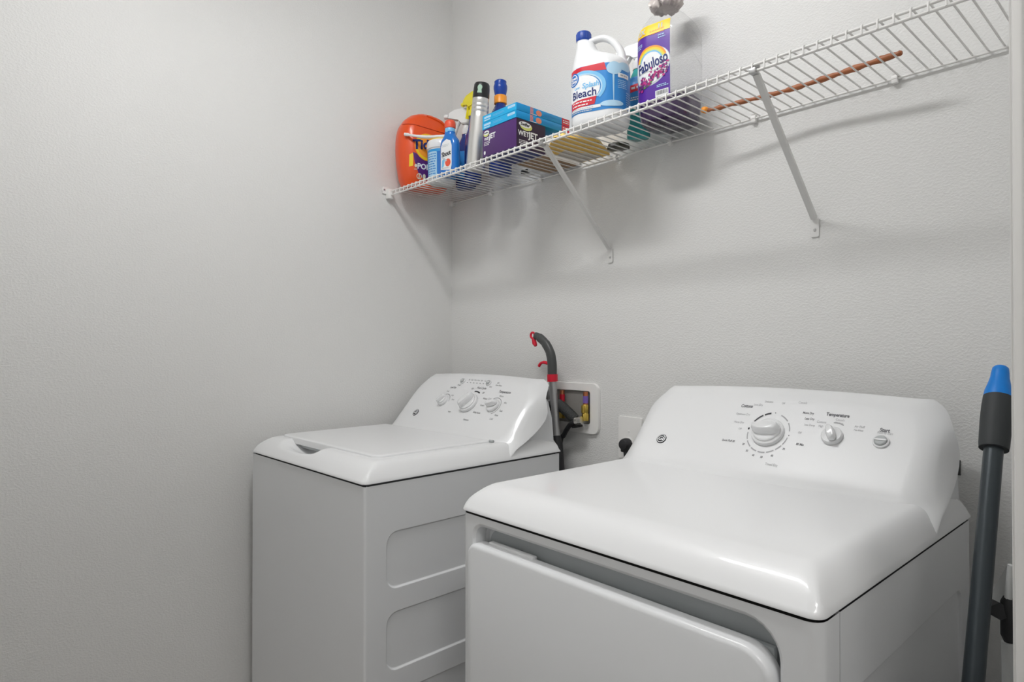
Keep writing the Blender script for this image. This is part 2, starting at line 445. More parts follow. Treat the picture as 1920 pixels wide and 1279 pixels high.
# end bracket on the left wall, holding the front rods
eb = thing('shelf_end_bracket', 'small white plastic end bracket on the left wall holding the front shelf corner', 'bracket', (0, YF, ZD))
G().box(.001, .023, -.010, .014, -.030, .006, .004).box(.001, .006, -.024, .002, -.012, .014, .002).mk('socket', 'clip', eb)
g = G().tube([(.003, -.016, .004), (.003, -.016, .0)], .001, 6); g = G().lathe([(.009, 0), (.009, .003), (.006, .004)], 16, (.003, -.018, .002), 'x'); g.mk('screw_tab', 'clip', eb)
G().lathe([(.0035, 0), (.003, .002)], 10, (.007, -.018, .002), 'x').mk('screw', 'screw', eb)
eb2 = tag(G().box(.001, .012, -.018, -.001, -.014, .007, .003).mk('back_end_clip', 'clip'), 'tiny white clip in the room corner holding the back of the wire shelf', 'clip'); eb2.location = (0, 0, ZD)

def brace(x, label):
    o = thing('shelf_brace', label, 'brace', (x, 0, 1.516), group='diagonal shelf braces')
    top = Vector((0, YF+.012, ZD-1.516-LIP-.003)); bot = Vector((0, -.007, .016))
    d = (top-bot).normalized(); n = Vector((0, d.z, -d.y))
    V = []; F = []
    pr = [(-.0065, .005), (-.0065, -.003), (.0065, -.003), (.0065, .005), (.005, .005), (.005, -.0015), (-.005, -.0015), (-.005, .005)]
    for p in (bot, top):
        for a, b in pr: V.append(p+Vector((a, 0, 0))+n*b)
    m = len(pr)
    for k in range(m): F.append((k, (k+1) % m, m+(k+1) % m, m+k))
    F.append(tuple(range(m))); F.append(tuple(m+k for k in range(m)))
    mk('arm', V, F, 'brace', o, 20)
    V, F = panel(rrect(-.0095, .0095, -.026, .016, [.003, .003, .004, .004]), [(-.0022, .0022, -.0122, -.0078, .0021, [(0, .002)], False)], lambda u, v, dd: (u, -.0035+dd, v))
    g = G().add(V, F).box(-.0095, .0095, -.003, -.0005, -.0255, .0155, .001); g.mk('foot_plate', 'brace', o, 30)
    G().lathe([(.0035, 0), (.0028, -.0018)], 10, (0, -.0036, -.010), 'y').mk('screw', 'screw', o)
    g = G().box(-.007, .007, -.012, .004, -.006, .004, .001).tube([(-.010, .001, .009), (.010, .001, .009)], .0030, 8)
    g.V = [(a, b+top.y-.006, c+top.z+.004) for a, b, c in g.V]; g.mk('hook', 'screw', o)
brace(.803, 'white diagonal shelf brace left of the bleach jug, above the utility box')
brace(1.406, 'white diagonal shelf brace crossing the wooden rod, above the dryer')

# ------------------------------------------------------------------ washer and dryer
def deck(W, D, z0, H, scoop=None, front=.066, side=.044, nx=90, ny=90):
    """top cover: grid heightfield with rounded shoulders. local x centred, y from 0 to -D"""
    def spacing(n):
        return [(.5-.5*cos(pi*i/n))*.55 + .45*i/n for i in range(n+1)]
    X = [-W/2+W*t for t in spacing(nx)]; Y = [-D+D*t for t in spacing(ny)]
    r = .018; V = []; F = []
    def sh(d, L): t = max(0, min(1, d/L)); return 1-(1-t)**2.1
    for y in Y:
        for x in X:
            h = min(sh(W/2-abs(x), side), 1)*.0 + 1
            a = sh(W/2-abs(x), side); b = sh(y+D, front); c = sh(-y, .012)
            h = a*b*c
            # soft min so the corner is a mitred crease
            h = (a**-6+b**-6+c**-6-2)**(-1/6) if min(a, b, c) > .02 else min(a, b, c)
            z = z0+H*h
            if scoop:
                sx, sw, sd = scoop
                tx = max(0, 1-abs((x-sx)/sw)**2.6); ty = max(0, min(1, (-(y)-(D-.115))/.02)); tf = max(0, 1-(max(0, (-y-(D-.060)))/.040))
                z -= sd*tx*ty*min(1, tf)*(1 if h > .3 else h/.3)
                z = max(z, z0)
            px, py = x, y
            cxr, cyr = W/2-r, -D+r
            if abs(x) > cxr and y < cyr:
                dx, dy = abs(x)-cxr, cyr-y; l = sqrt(dx*dx+dy*dy); m_ = max(dx, dy)
                if l > 0: dx, dy = dx*m_/l, dy*m_/l
                px = math.copysign(cxr+dx, x); py = cyr-dy
            V.append((px, py, z))
    for j in range(ny):
        for i in range(nx): F.append((j*(nx+1)+i, j*(nx+1)+i+1, (j+1)*(nx+1)+i+1, (j+1)*(nx+1)+i))
    rim = [i for i in range(nx+1)]+[j*(nx+1)+nx for j in range(1, ny+1)]+[ny*(nx+1)+i for i in range(nx-1, -1, -1)]+[j*(nx+1) for j in range(ny-1, 0, -1)]
    n = len(V)
    for i in rim: V.append((V[i][0], V[i][1], z0-.0025))
    for k in range(len(rim)): F.append((rim[k], n+k, n+(k+1) % len(rim), rim[(k+1) % len(rim)]))
    F.append(tuple(n+k for k in range(len(rim))))
    return V, F

ZT = 1.134
def yface(z): return -.051-(1.132-z)*.90 if z < 1.132 else -.051+(z-1.132)*.2
def console_face(W, crown=.010):
    """map (u, v, h) on the slanted control face: u across, v = height z, h = offset"""
    nrm = Vector((0, -1, .90)).normalized()
    def f(u, v, h):
        z = v; arch = crown*(1-(u/(W*.45))**2)*max(0, min(1, (z-.97)/.15))
        p = Vector((u, yface(z)-.006*(1-(u/(W/2))**2), z+arch*.9))+nrm*h
        return tuple(p)
    return f
def console(W, zb=.926, fil=.967, crown=.010, yend=-.045):
    Z = [zb, .945, .957, .962, .966, .970, .975, .982, .992, 1.005, 1.02, 1.04, 1.06, 1.08, 1.095, 1.108, 1.118, 1.125, 1.1295, 1.1325, 1.134]
    V = []; F = []; n = 0; rows = []
    for z in Z:
        t = max(0, z-1.04)/(1.138-1.04)
        w = W/2-.0005-.010*max(0, (z-.99)/.145)**1.2-.060*(1-sqrt(max(0, 1-min(1, t)**2.0)))
        yf = yface(z)
        if z > 1.118: yf += .022*((z-1.118)/.016)**2
        zz = max(z, fil-.001); flare = .014*math.exp(-(zz-fil)/.004)
        e = max(0, min(1, (1.04-z)/.105)); yb = yend-.005-.155*e**1.6
        yb += (-.012-yb)*max(0, min(1, (z-1.085)/.035)); yb = max(yb, yf+.02 if z < 1.10 else yf+.006)
        rc = .026+.012*max(0, min(1, (1.06-z)/.1)); rc = max(.003, min(rc, (yb-yf)*.96, w))
        pts = []
        yb2 = max(yb, yf+rc+.001)
        ns, nc, nf = 4, 10, 36
        for i in range(ns): pts.append((-w, yb2+(yf+rc-yb2)*i/ns))
        for i in range(nc): a = pi+(pi/2)*i/nc; pts.append((-w+rc+rc*cos(a), yf+rc+rc*sin(a)))
        for i in range(nf+1):
            x = (-w+rc)+(2*(w-rc))*i/nf; pts.append((x, yf))
        for i in range(1, nc+1): a = -pi/2+(pi/2)*i/nc; pts.append((w-rc+rc*cos(a), yf+rc+rc*sin(a)))
        for i in range(1, ns+1): pts.append((w, yf+rc+(yb2-yf-rc)*i/ns))
        m = len(pts)
        for x, y in pts:
            bow = -.006*max(0, 1-(x/(W/2))**2)**1.5
            arch = crown*max(0, 1-(x/(W*.45))**2)*max(0, min(1, (z-.97)/.15))
            tt = max(0, min(1, (yb2-y)/max(.02, yb2-yf)))*min(1, (yb2-yf)/.05); x *= 1-.088*tt**1.4
            V.append((x, y+bow-flare*max(0, 1-(abs(x)/(w-rc))**6), z+arch))
        rows.append(m)
    for j in range(1, len(Z)):
        for i in range(m-1): F.append(((j-1)*m+i, (j-1)*m+i+1, j*m+i+1, j*m+i))
        F.append(((j-1)*m+m-1, (j-1)*m, j*m, j*m+m-1))
    F.append(tuple((len(Z)-1)*m+i for i in range(m)))
    return V, F
def endcap(W, yend=-.045):
    hw = W/2-.013
    P = [(-.19, .925), (-.012, .925), (-.014, .95), (-.020, 1.02), (-.030, 1.07), (-.043, 1.094), (-.056, 1.086), (-.075, 1.055), (-.11, 1.012), (-.140, .972), (-.165, .945)]
    V = []; F = []
    for s_ in (-1, 1):
        for y, z in P: V.append((s_*(hw-.24*max(0, -y-.035)-.010*max(0, (z-.99)/.145)**1.2-.060*(1-sqrt(1-min(1, max(0, z-1.04)/.098)**2))), y, z))
    n = len(P); F.append(tuple(range(n))); F.append(tuple(n+i for i in range(n)))
    for i in range(n): F.append((i, (i+1) % n, n+(i+1) % n, n+i))
    return V, F

def cast_face(ob, W):
    from mathutils.bvhtree import BVHTree
    me = ob.data; t = BVHTree.FromPolygons([v.co for v in me.vertices], [tuple(p.vertices) for p in me.polygons])
    base = console_face(W); nrm = Vector((0, -1, .90)).normalized()
    def f(u, v, h):
        p = Vector(base(u, v, .05)); hit = t.ray_cast(p, -nrm)[0]
        return tuple((hit if hit is not None else p-nrm*.05)+nrm*h)
    return f
def knob_pts(face, u, v):
    p = Vector(face(u, v, 0)); n = Vector((0, -1, .90)).normalized(); up = Vector((0, .90, 1)).normalized(); rt = Vector((1, 0, 0))
    return Matrix((( rt.x, up.x, n.x, p.x), (rt.y, up.y, n.y, p.y), (rt.z, up.z, n.z, p.z), (0, 0, 0, 1)))
def knob(parent, face, u, v, R, ang, skirt=True):
    mtx = knob_pts(face, u, v)
    g = G().lathe([(R, 0), (R, .004), (R*.97, .007), (R*.90, .0085), (R*.55, .009)], 40)
    if skirt: g.lathe([(R*.84, .0085), (R*.82, .012), (R*.76, .0135)], 40)
    o = g.xf(mtx).mk('knob', 'knob', parent)
    # raised grip bar: lofted lozenge
    L, wd, hh = R*.86, R*.40, R*.62
    V = []; F = []; rings = [(1, .010), (1.0, .015), (.97, .010+hh*.6), (.90, .010+hh*.88), (.78, .010+hh)]
    n = 28
    for s_, z in rings:
        for k in range(n):
            t = 2*pi*k/n; c_, s2 = cos(t), sin(t)
            x = math.copysign(abs(c_)**.55, c_)*L*s_; y = math.copysign(abs(s2)**.8, s2)*wd*(1-.35*max(0, c_)**2)*(s_ if s_ > .9 else s_*.85)
            V.append((x*cos(ang)-y*sin(ang), x*sin(ang)+y*cos(ang), z))
    for j in range(1, len(rings)):
        for k in range(n): F.append(((j-1)*n+k, (j-1)*n+(k+1) % n, j*n+(k+1) % n, j*n+k))
    F.append(tuple((len(rings)-1)*n+k for k in range(n)))
    V = [tuple(mtx @ Vector(p)) for p in V]
    mk('grip', V, F, 'knob', o, 50)
    return o
def button(parent, face, u, v, R):
    g = G().lathe([(R*1.25, 0), (R*1.25, .003), (R*1.05, .0045), (R, .0045), (R, .003)], 28).xf(knob_pts(face, u, v))
    o = g.mk('button', 'knob', parent)
    G().lathe([(R*.98, .002), (R*.96, .006), (R*.8, .0075)], 28).xf(knob_pts(face, u, v)).mk('button_cap', 'knobgrey', o)
    g = G().box(-R*.95, R*.95, -R*.16, R*.16, .006, .0095, .001).xf(knob_pts(face, u, v)); g.mk('button_bar', 'knob', o)
def badge(parent, face, u, v, R):
    o = G().lathe([(R, -.0005), (R, .0018), (R*.93, .0024)], 28).xf(knob_pts(face, u, v)).mk('badge', 'printdark', parent)
    fa = lambda a, b, h: tuple(knob_pts(face, u, v) @ Vector((a, b, .0026+h)))
    A = Art().ring(0, 0, R*.88, R*.88, R*.13).text('GE', 0, 0, R*1.15, .0003, .25)
    A.mk('badge_letters', 'whiteink', fa, o, 0)

def body(W, D, z1, name, parent, side_holes, front_holes, rv=.020, wrap=.055, top=.9135, groove=.003):
    # front panel wrapping round both corners
    hw = W/2; zl = .02
    V, F = panel([(-hw+rv, zl), (hw-rv, zl), (hw-rv, top), (-hw+rv, top)], front_holes, lambda u, v, d: (u, -D+d, v))
    g = G().add(V, F)
    for s_ in (-1, 1):
        VV = []; FF = []; n = 8
        prof = [(s_*(hw-rv+rv*sin(pi/2*i/n)), -D+rv-rv*cos(pi/2*i/n)) for i in range(n+1)]+[(s_*hw, -D+wrap), (s_*(hw-groove), -D+wrap)]
        for x, y in prof: VV += [(x, y, zl), (x, y, top)]
        for i in range(len(prof)-1): FF.append((2*i, 2*i+2, 2*i+3, 2*i+1))
        g.add(VV, FF)
    fp = g.mk('front_panel', 'cabinet', parent, 18)
    for s_ in (-1, 1):
        hs = side_holes
        V, F = panel([(-D+wrap+groove, zl), (-.004, zl), (-.004, top), (-D+wrap+groove, top)], hs if s_ > 0 else [], lambda u, v, d: (s_*(hw-d), u, v))
        n = len(V); V += [(s_*hw, -.004, zl), (s_*hw, -.004, top), (s_*(hw-.03), -.004, zl), (s_*(hw-.03), -.004, top), (s_*(hw-.006), -D+wrap+groove, zl), (s_*(hw-.006), -D+wrap+groove, top), (s_*hw, -D+wrap+groove, zl), (s_*hw, -D+wrap+groove, top)]
        F += [(n, n+1, n+3, n+2), (n+4, n+5, n+7, n+6)]
        mk('side_panel', V, F, 'cabinet', parent, 18)
    G().box(-hw+.03, hw-.03, -.012, -.002, zl, top-.01).mk('back_panel', 'cabinet', parent, None)
    G().box(-hw+.006, hw-.006, -D+.008 if not front_holes else -D+.05, -.014, .9, .922).mk('inner_frame', M.setdefault('shadowgap', mat('dark_grey_seam', (.09, .095, .10), .7)), parent, None)
    G().box(-hw+.02, hw-.02, -D+.06, -.014, .02, .04).mk('base_frame', 'darkgap', parent, None)
    if front_holes:
        G().box(-hw+.008, hw-.008, -D+.006, -D+.05, .906, .922).mk('gasket', 'darkgap', parent, None)
    fm = G().lathe([(.018, 0), (.018, .012), (.009, .014), (.009, .03)], 14)
    for i, (x, y) in enumerate(((-hw+.05, -.05), (hw-.05, -.05), (-hw+.05, -D+.07), (hw-.05, -D+.07))):
        if i == 0: f0 = fm.mk('foot', 'blackrubber', parent)
        else:
            f1 = f0.copy(); COL.objects.link(f1)
        (f0 if i == 0 else f1).location = (x, y, 0)
    return fp

# ---- dryer
DW, DD = .683, .670
dry = thing('dryer', 'white front-loading tumble dryer in the right foreground with two control knobs', 'dryer', (1.371, -.069, 0))
body(DW, DD, .915, 'dryer', dry,
     [(-DD+.10, -.055, .10, .803, .03, [(.0012, .0006), (.0035, .0045), (.0050, .0055)], True)],
     [(-.308, .298, .18, .901, [.03, .05, .05, .03], [(.002, .001), (.006, .005), (.009, .028), (.013, .034)], True)])
V, F = deck(DW+.004, DD+.003, .921, .046)
mk('top_panel', V, F, 'enamel', dry, 60)
V, F = console(DW); dcon = mk('console', V, F, 'enamel', dry, 50)
V, F = endcap(DW); mk('end_cap', V, F, 'cabinet', dry, 30)
# door
def door(parent):
    x0, x1, z0, z1 = -.317, .289, .19, .862
    fr = [(0, .0), (.0, -.022), (.003, -.0265), (.008, -.0285)]
    y0 = -DD+.020
    V = []; F = []; L = None
    rr_ = [.028, .045, .045, .028]
    for ins, d in fr:
        lp = rrect(x0+ins, x1-ins, z0+ins, z1-ins, [max(.002, q-ins) for q in rr_], 8); L = len(lp)
        V += [(p[0], y0+d, p[1]) for p in lp]
    for j in range(1, len(fr)):
        for i in range(L): F.append(((j-1)*L+i, (j-1)*L+(i+1) % L, j*L+(i+1) % L, j*L+i))
    F.append(tuple((len(fr)-1)*L+i for i in range(L))); F.append(tuple(range(L))[::-1])
    d = mk('door', V, F, 'cabinet', parent, 40)
    G().box(x0+.020, x1-.012, y0+.001, y0+.012, z0+.02, z1-.004, .003).mk('inner_door', 'recess', d)
    G().box(x0+.045, x0+.165, y0-.008, y0+.004, z1-.002, z1+.005, .002).mk('handle_ledge', 'enamel', d)
door(dry)
V, F = panel(rrect(-.293, .283, .20, .886, .03), [], lambda u, v, d: (u, -DD+.0335, v)); mk('recess_liner', V, F, 'recess', dry, None)
fc = cast_face(dcon, DW)
kx, kz = .018, 1.0495
knob(dry, fc, kx, kz, .034, pi+.10)
knob(dry, fc, .145, 1.0555, .020, radians(115), False)
button(dry, fc, .231, 1.0565, .0115)
badge(dry, fc, -.230, 1.0165, .0125)
T = .74
A = Art().text('Cottons', kx-.068, kz+.046, .011*T, .0003).text('Temperature', .143, 1.093, .011*T, .0003).text('Start', .232, 1.076, .0105*T+.001, .0003)
A.text('More Dry', kx+.068, kz+.042, .0075*T, .0001).text('Less Dry', kx+.074, kz+.032, .0072*T, .0001)
A.text('Quick Fluff 20', kx-.080, kz-.022, .0072*T, .0001).text('80 Min', kx+.072, kz-.014, .0075*T, .0001)
for a, t in ((-145, '20'), (-125, '30'), (-105, '40'), (-85, '50'), (-62, '60'), (-35, '70')): A.text(t, kx+.053*cos(radians(a)), kz+.044*sin(radians(a)), .0068*T, .0001)
A.mk('control_markings', 'print', fc, dry, .0004)
A = Art().text('Less Dry', kx-.043, kz+.050, .0078*T).text('Optimum Dry', kx-.070, kz+.030, .0078*T).text('More Dry', kx-.072, kz+.014, .0078*T)
A.text('Off', kx-.064, kz+.002, .007*T).text('Off', kx+.010, kz+.056, .007*T).text('Off', kx+.064, kz+.006, .007*T)
A.text('Delicates', kx-.022, kz+.057, .007*T).text('Casuals', kx+.050, kz+.060, .008*T).text('Less Damp', kx+.078, kz+.021, .0065*T)
A.text('Timed Dry', kx+.030, kz-.054, .008*T).text('Cottons', .117, 1.078, .0075*T).text('High', .118, 1.071, .0068*T)
A.text('Casuals', .150, 1.085, .0075*T).text('Medium', .150, 1.0795, .0065*T).text('Air Fluff', .188, 1.077, .0075*T).text('No Heat', .188, 1.071, .0064*T).text('Push to Start', .234, 1.0715, .0068*T)
A.mk('small_markings', 'printlight', fc, dry, .0004)
A = Art()
for a0, a1 in ((42, 70), (10, 36), (-30, -8), (-52, -34), (-76, -56), (-100, -80), (-124, -104), (-150, -128), (-176, -154)): A.ring(kx, kz, .0445, .0365, .0022, a0, a1, 8)
A.mk('dial_scale', 'printlight', fc, dry, .0004)
A = Art().ring(kx, kz, .0455, .0375, .0030, 100, 118, 8).ring(kx, kz, .0455, .0375, .0030, 122, 150, 10).ell(kx-.0445, kz+.004, .0020, .0022, 10).ell(kx+.001, kz+.037, .001, .001, 8).ell(kx+.0445, kz-.001, .001, .001, 8)
A.mk('dial_arc', 'printdark', fc, dry, .0005)
Art().ring(.145, 1.0555, .030, .025, .002, 60, 100, 8).mk('dial_scale', 'printlight', fc, dry, .0004)

# ---- washer
WW, WD = .650, .671
wa = radians(2.0)
wsh = thing('washer', 'white top-loading washing machine in the corner with three knobs and closed lid', 'washer', (.3689, -.1195, 0), wa)
hp = [(.0012, .0006), (.0035, .0042), (.0048, .0050)]
yb0 = -WD+.058
body(WW, WD, .915, 'washer', wsh,
     [(yb0, -.06, .660, .798, .032, hp, True), (yb0, -.06, .466, .607, .032, hp, True), (yb0, -.06, .272, .413, .032, hp, True), (yb0, -.06, .08, .219, .032, hp, True)], [], rv=.006, wrap=.008, groove=0)
V, F = deck(WW+.004, WD+.003, .921, .042, scoop=(-.085, .115, .036)); mk('top_panel', V, F, 'enamel', wsh, 60)
V, F = console(WW, fil=.963); wcon = mk('console', V, F, 'enamel', wsh, 50)
V, F = endcap(WW); mk('end_cap', V, F, 'cabinet', wsh, 30)
def lid(parent):
    x0, x1, y0, y1 = -.283, .262, -WD+.070, -.225
    rings = [(0, .950), (0, .9655), (.0010, .9672), (.003, .9682), (.010, .9688), (.020, .9685), (.05, .9685)]
    V = []; F = []
    for ins, z in rings:
        lp = rrect(x0+ins, x1-ins, y0+ins, y1-ins, [.004, .004, max(.004, .030-ins), max(.004, .030-ins)], 8); L = len(lp); V += [(p[0], p[1], z) for p in lp]
    for j in range(1, len(rings)):
        for i in range(L): F.append(((j-1)*L+i, (j-1)*L+(i+1) % L, j*L+(i+1) % L, j*L+i))
    F.append(tuple((len(rings)-1)*L+i for i in range(L))); F.append(tuple(range(L))[::-1])
    l = mk('lid', V, F, 'enamel', parent, 50)
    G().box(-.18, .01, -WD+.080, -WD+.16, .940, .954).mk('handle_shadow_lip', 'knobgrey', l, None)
    G().lathe([(.004, -.008), (.004, .008)], 10, (.268, -.228, .967), 'x').mk('hinge_pin', 'knobgrey', l)
lid(wsh)
fw = cast_face(wcon, WW)
fw0 = fw; fw = lambda u, v, h: fw0(u-.007, v, h)
knob(wsh, fw, -.073, 1.050, .021, radians(60))
knob(wsh, fw, .060, 1.050, .035, radians(62))
knob(wsh, fw, .172, 1.051, .023, radians(200), False)
button(wsh, fw, -.035, 1.1105, .0085); button(wsh, fw, .094, 1.1105, .0085)
badge(wsh, fw, -.183, 1.009, .013)
A = Art().text('Load Size', -.066, 1.091, .0085, .0001).text('Wash Cycles', .076, 1.095, .0085, .0001).text('Temperature', .186, 1.091, .0095, .0002)
A.text('Off', .034, 1.091, .007).text('Off', .096, 1.082, .007).text('Whites', .120, 1.067, .007).text('Casual', .124, 1.049, .007).text('Bulky Items', .120, 1.028, .007).text('Delicates', .092, 1.006, .007)
A.text('Cold', .140, 1.068, .007).text('Warm', .182, 1.079, .007).text('Hot', .214, 1.063, .007).text('Soak', .216, 1.041, .007).text('Rinse', .208, 1.028, .007).text('Cold', .196, 1.017, .007)
A.text('Power', -.043, 1.099, .0065).text('Start', .112, 1.101, .0065).text('Small', -.082, 1.079, .006).text('Large', -.044, 1.068, .006).text('Extra', -.028, 1.056, .006).text('Heavy', -.008, 1.022, .006)
A.text('Spin', .136, 1.114, .006).text('Extra Rinse', .144, 1.107, .006)
for i in range(6): A.text(('Fill', 'Soak', 'Wash', 'Rinse', 'Spin', 'Lid')[i], -.008+i*.016, 1.116, .0055).rect(-.012+i*.016, -.006+i*.016, 1.107, 1.1085)
A.mk('control_markings', 'print', fw, wsh, .0004)
Art().ring(.060, 1.050, .045, .036, .0035, 62, 100, 10).mk('dial_arc', 'printdark', fw, wsh, .0005)
Art().ring(.172, 1.051, .029, .023, .0012, -70, 150, 24).mk('dial_scale', 'print', fw, wsh, .0004)
Art().ring(-.073, 1.050, .028, .021, .0012, 0, 110, 14).mk('dial_scale', 'print', fw, wsh, .0004)

# ------------------------------------------------------------------ utility box, hoses, outlet
ub = thing('washer_outlet_box', 'white recessed washing machine supply box with rounded frame in the back wall', 'utility box', (.635, 0, 1.043))
V, F = panel(rrect(-.125, .125, -.077, .078, .022), [(-.093, .093, -.048, .055, .008, [(.0, .002), (.001, .0085)], False)], lambda u, v, d: (u, -.009+d, v))
g = G().add(V, F)
lp = rrect(-.125, .125, -.077, .078, .022); n = len(lp); g.add([(p[0], -.009, p[1]) for p in lp]+[(p[0]*1.012, -.0005, p[1]*1.02) for p in lp], [(i, (i+1) % n, n+(i+1) % n, n+i) for i in range(n)])
g.mk('frame', 'clip', ub, 30)
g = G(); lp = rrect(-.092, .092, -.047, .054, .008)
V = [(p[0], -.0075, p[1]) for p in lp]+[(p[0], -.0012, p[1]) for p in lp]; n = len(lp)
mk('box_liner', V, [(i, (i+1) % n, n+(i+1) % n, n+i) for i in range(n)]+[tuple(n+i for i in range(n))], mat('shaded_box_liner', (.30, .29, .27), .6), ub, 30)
def valve(x, wrap, name_mat):
    v = G().tube([(x, -.017, .053), (x, -.017, .012)], .0078, 14).mk('pipe', 'copper', ub)
    G().tube([(x, -.017, .040), (x, -.017, .018)], .0086, 14).mk('pipe_wrap', name_mat, ub)
    G().lathe([(.008, .014), (.0105, .010), (.0105, -.006), (.009, -.012), (.0115, -.016), (.0115, -.036)], 8, (x, -.018, 0)).box(x-.004, x+.004, -.034, -.026, -.012, .012, .001).mk('valve', 'brass', ub)
valve(.082, 1, 'violetpipe'); valve(-.018, 1, 'redplastic')
def hose(name, label, pts, r, m, coupling=None, ridges=False):
    o = thing(name, label, 'hose', pts[0]); q = [tuple(Vector(p)-Vector(pts[0])) for p in pts]
    P = smoothpath(q, 8); R = [r]*len(P)
    if ridges:
        P = smoothpath(q, 22); R = [r*(1+.07*(i % 2)) for i in range(len(P))]
    mk('hose_tube', *tube(P, R, 14), m, o, 60)
    if coupling:
        c, d = coupling; c = Vector(c)-Vector(pts[0]); d = Vector(d).normalized()
        g = G()
        for a, b, rr in ((0, .010, .0125), (.010, .013, .0105), (.013, .022, .0128)): g.tube([c+d*a, c+d*b], rr, 12)
        g.mk('coupling', 'steel', o, 30)
    return o
hose('supply_hose', 'black water supply hose with silver coupling curving from the brass valve', [(.706, -.045, 1.004), (.690, -.049, 1.000), (.664, -.040, .982), (.640, -.034, .955), (.622, -.032, .92), (.61, -.04, .70), (.60, -.05, .5)], .0075, 'blackrubber', ((.700, -.045, 1.005), (1, .25, .22)))
hose('drain_hose', 'thick dark grey drain hose arching into the right half of the supply box', [(.60, -.045, .80), (.585, -.045, 1.00), (.59, -.052, 1.045), (.615, -.052, 1.058), (.645, -.048, 1.046), (.672, -.042, 1.026), (.690, -.032, 1.004), (.694, -.030, .985)], .0165, 'darkgrey', None, True)
hose('grey_hose', 'mid grey hose rising behind the washer console beside the silver pole', [(.555, -.040, .70), (.556, -.040, .98), (.562, -.040, 1.05), (.572, -.040, 1.085), (.580, -.038, 1.092), (.588, -.034, 1.07)], .015, mat('mid_grey_hose', (.20, .20, .20), .5))
# outlet
pl = thing('wall_outlet', 'white electrical outlet plate on the back wall between washer and dryer', 'outlet', (.878, 0, .970))
V, F = panel(rrect(-.042, .042, -.062, .060, .004), [], lambda u, v, d: (u, -.006, v))
lp = rrect(-.042, .042, -.062, .060, .004); n = len(lp)
g = G().add(V, F).add([(p[0], -.006, p[1]) for p in lp]+[(p[0]*1.02, -.0005, p[1]*1.015) for p in lp], [(i, (i+1) % n, n+(i+1) % n, n+i) for i in range(n)])
g.mk('cover_plate', 'clip', pl, 30)
G().lathe([(.017, -.0062), (.017, -.0085), (.0155, -.0092)], 24, (-.004, 0, -.016), 'y').mk('socket', 'clip', pl)
G().lathe([(.003, -.006), (.0025, -.0075)], 10, (-.004, 0, .018), 'y').mk('screw', 'clip', pl)
pc = thing('power_plug', 'black power plug with cord in the white wall outlet', 'plug', (.876, -.010, .952))
G().lathe([(.013, 0), (.0175, -.004), (.0185, -.012), (.017, -.022), (.014, -.028), (.007, -.030)], 20, (0, 0, 0), 'y').box(-.010, .012, -.026, -.006, -.022, .004, .004).mk('plug_body', 'blackrubber', pc)
G().tube(smoothpath([(.0, -.016, -.014), (-.002, -.017, -.035), (.003, -.019, -.08), (.02, -.02, -.25), (.0, -.02, -.55)], 6), [.0075]*3+[.0055]*30, 10) if False else None
G().tube(smoothpath([(.0, -.016, -.014), (.004, -.017, -.035), (.006, -.019, -.08), (.02, -.02, -.25), (.0, -.02, -.55)], 6), .006, 10).mk('cord', 'blackrubber', pc, 60)
tag(G().box(1.678, 1.684, -.0025, -.0008, .982, 1.012, .0005).mk('wall_tag', 'darkgrey'), 'tiny dark slot-like mark on the wall just right of the dryer console', 'mark')

# ------------------------------------------------------------------ reacher / grabber tool behind the washer
gr = thing('reacher_tool', 'reacher grabber with dark grey curved handle and red trigger standing behind the washer', 'reaching tool', (.700, -.075, 0))
ox = Vector((.700, -.075, 0))
def gl(pts): return [tuple(Vector(p)-ox) for p in pts]
G().tube(smoothpath(gl([(.622, -.068, 1.146), (.621, -.068, 1.185), (.612, -.068, 1.219), (.590, -.068, 1.248), (.562, -.068, 1.267), (.546, -.068, 1.271)]), 8), [.0165]*8+[.0165]*8+[.0158]*8+[.0145]*8+[.0125]*9, 16, True, .8).mk('handle', 'darkgrey', gr, 60)
G().tube(gl([(.6225, -.068, 1.149), (.6235, -.068, 1.126)]), [.0172, .0168], 18).mk('collar', 'redplastic', gr)
G().tube(gl([(.624, -.068, 1.127), (.644, -.070, .955)]), .0122, 18).mk('pole', 'alu', gr)
G().tube(gl([(.644, -.070, .957), (.649, -.072, .93), (.690, -.075, .55), (.700, -.075, .03)]), [.0130, .0165, .0170, .0170], 16).mk('lower_pole', 'blackrubber', gr)
G().tube(smoothpath(gl([(.606, -.070, 1.183), (.588, -.072, 1.186), (.574, -.072, 1.182), (.566, -.072, 1.173)]), 5), [.0055]*6+[.0047]*10, 10).mk('trigger', 'redplastic', gr, 60)
g = G(); P = [Vector((.535, -.07, 1.273))+Vector((.009*cos(a), 0, .0095*sin(a))) for a in [2*pi*i/16 for i in range(17)]]
g.tube(gl(P), .0038, 8).mk('hanging_loop', 'redplastic', gr, 60)
G().tube(gl([(.538, -.07, 1.265), (.544, -.07, 1.247), (.550, -.07, 1.239)]), [.006, .008, .005], 10).mk('release_tab', 'redplastic', gr, 60)
G().box(-.03, .03, -.012, .012, .0, .035, .004).mk('jaw', 'blackrubber', gr)

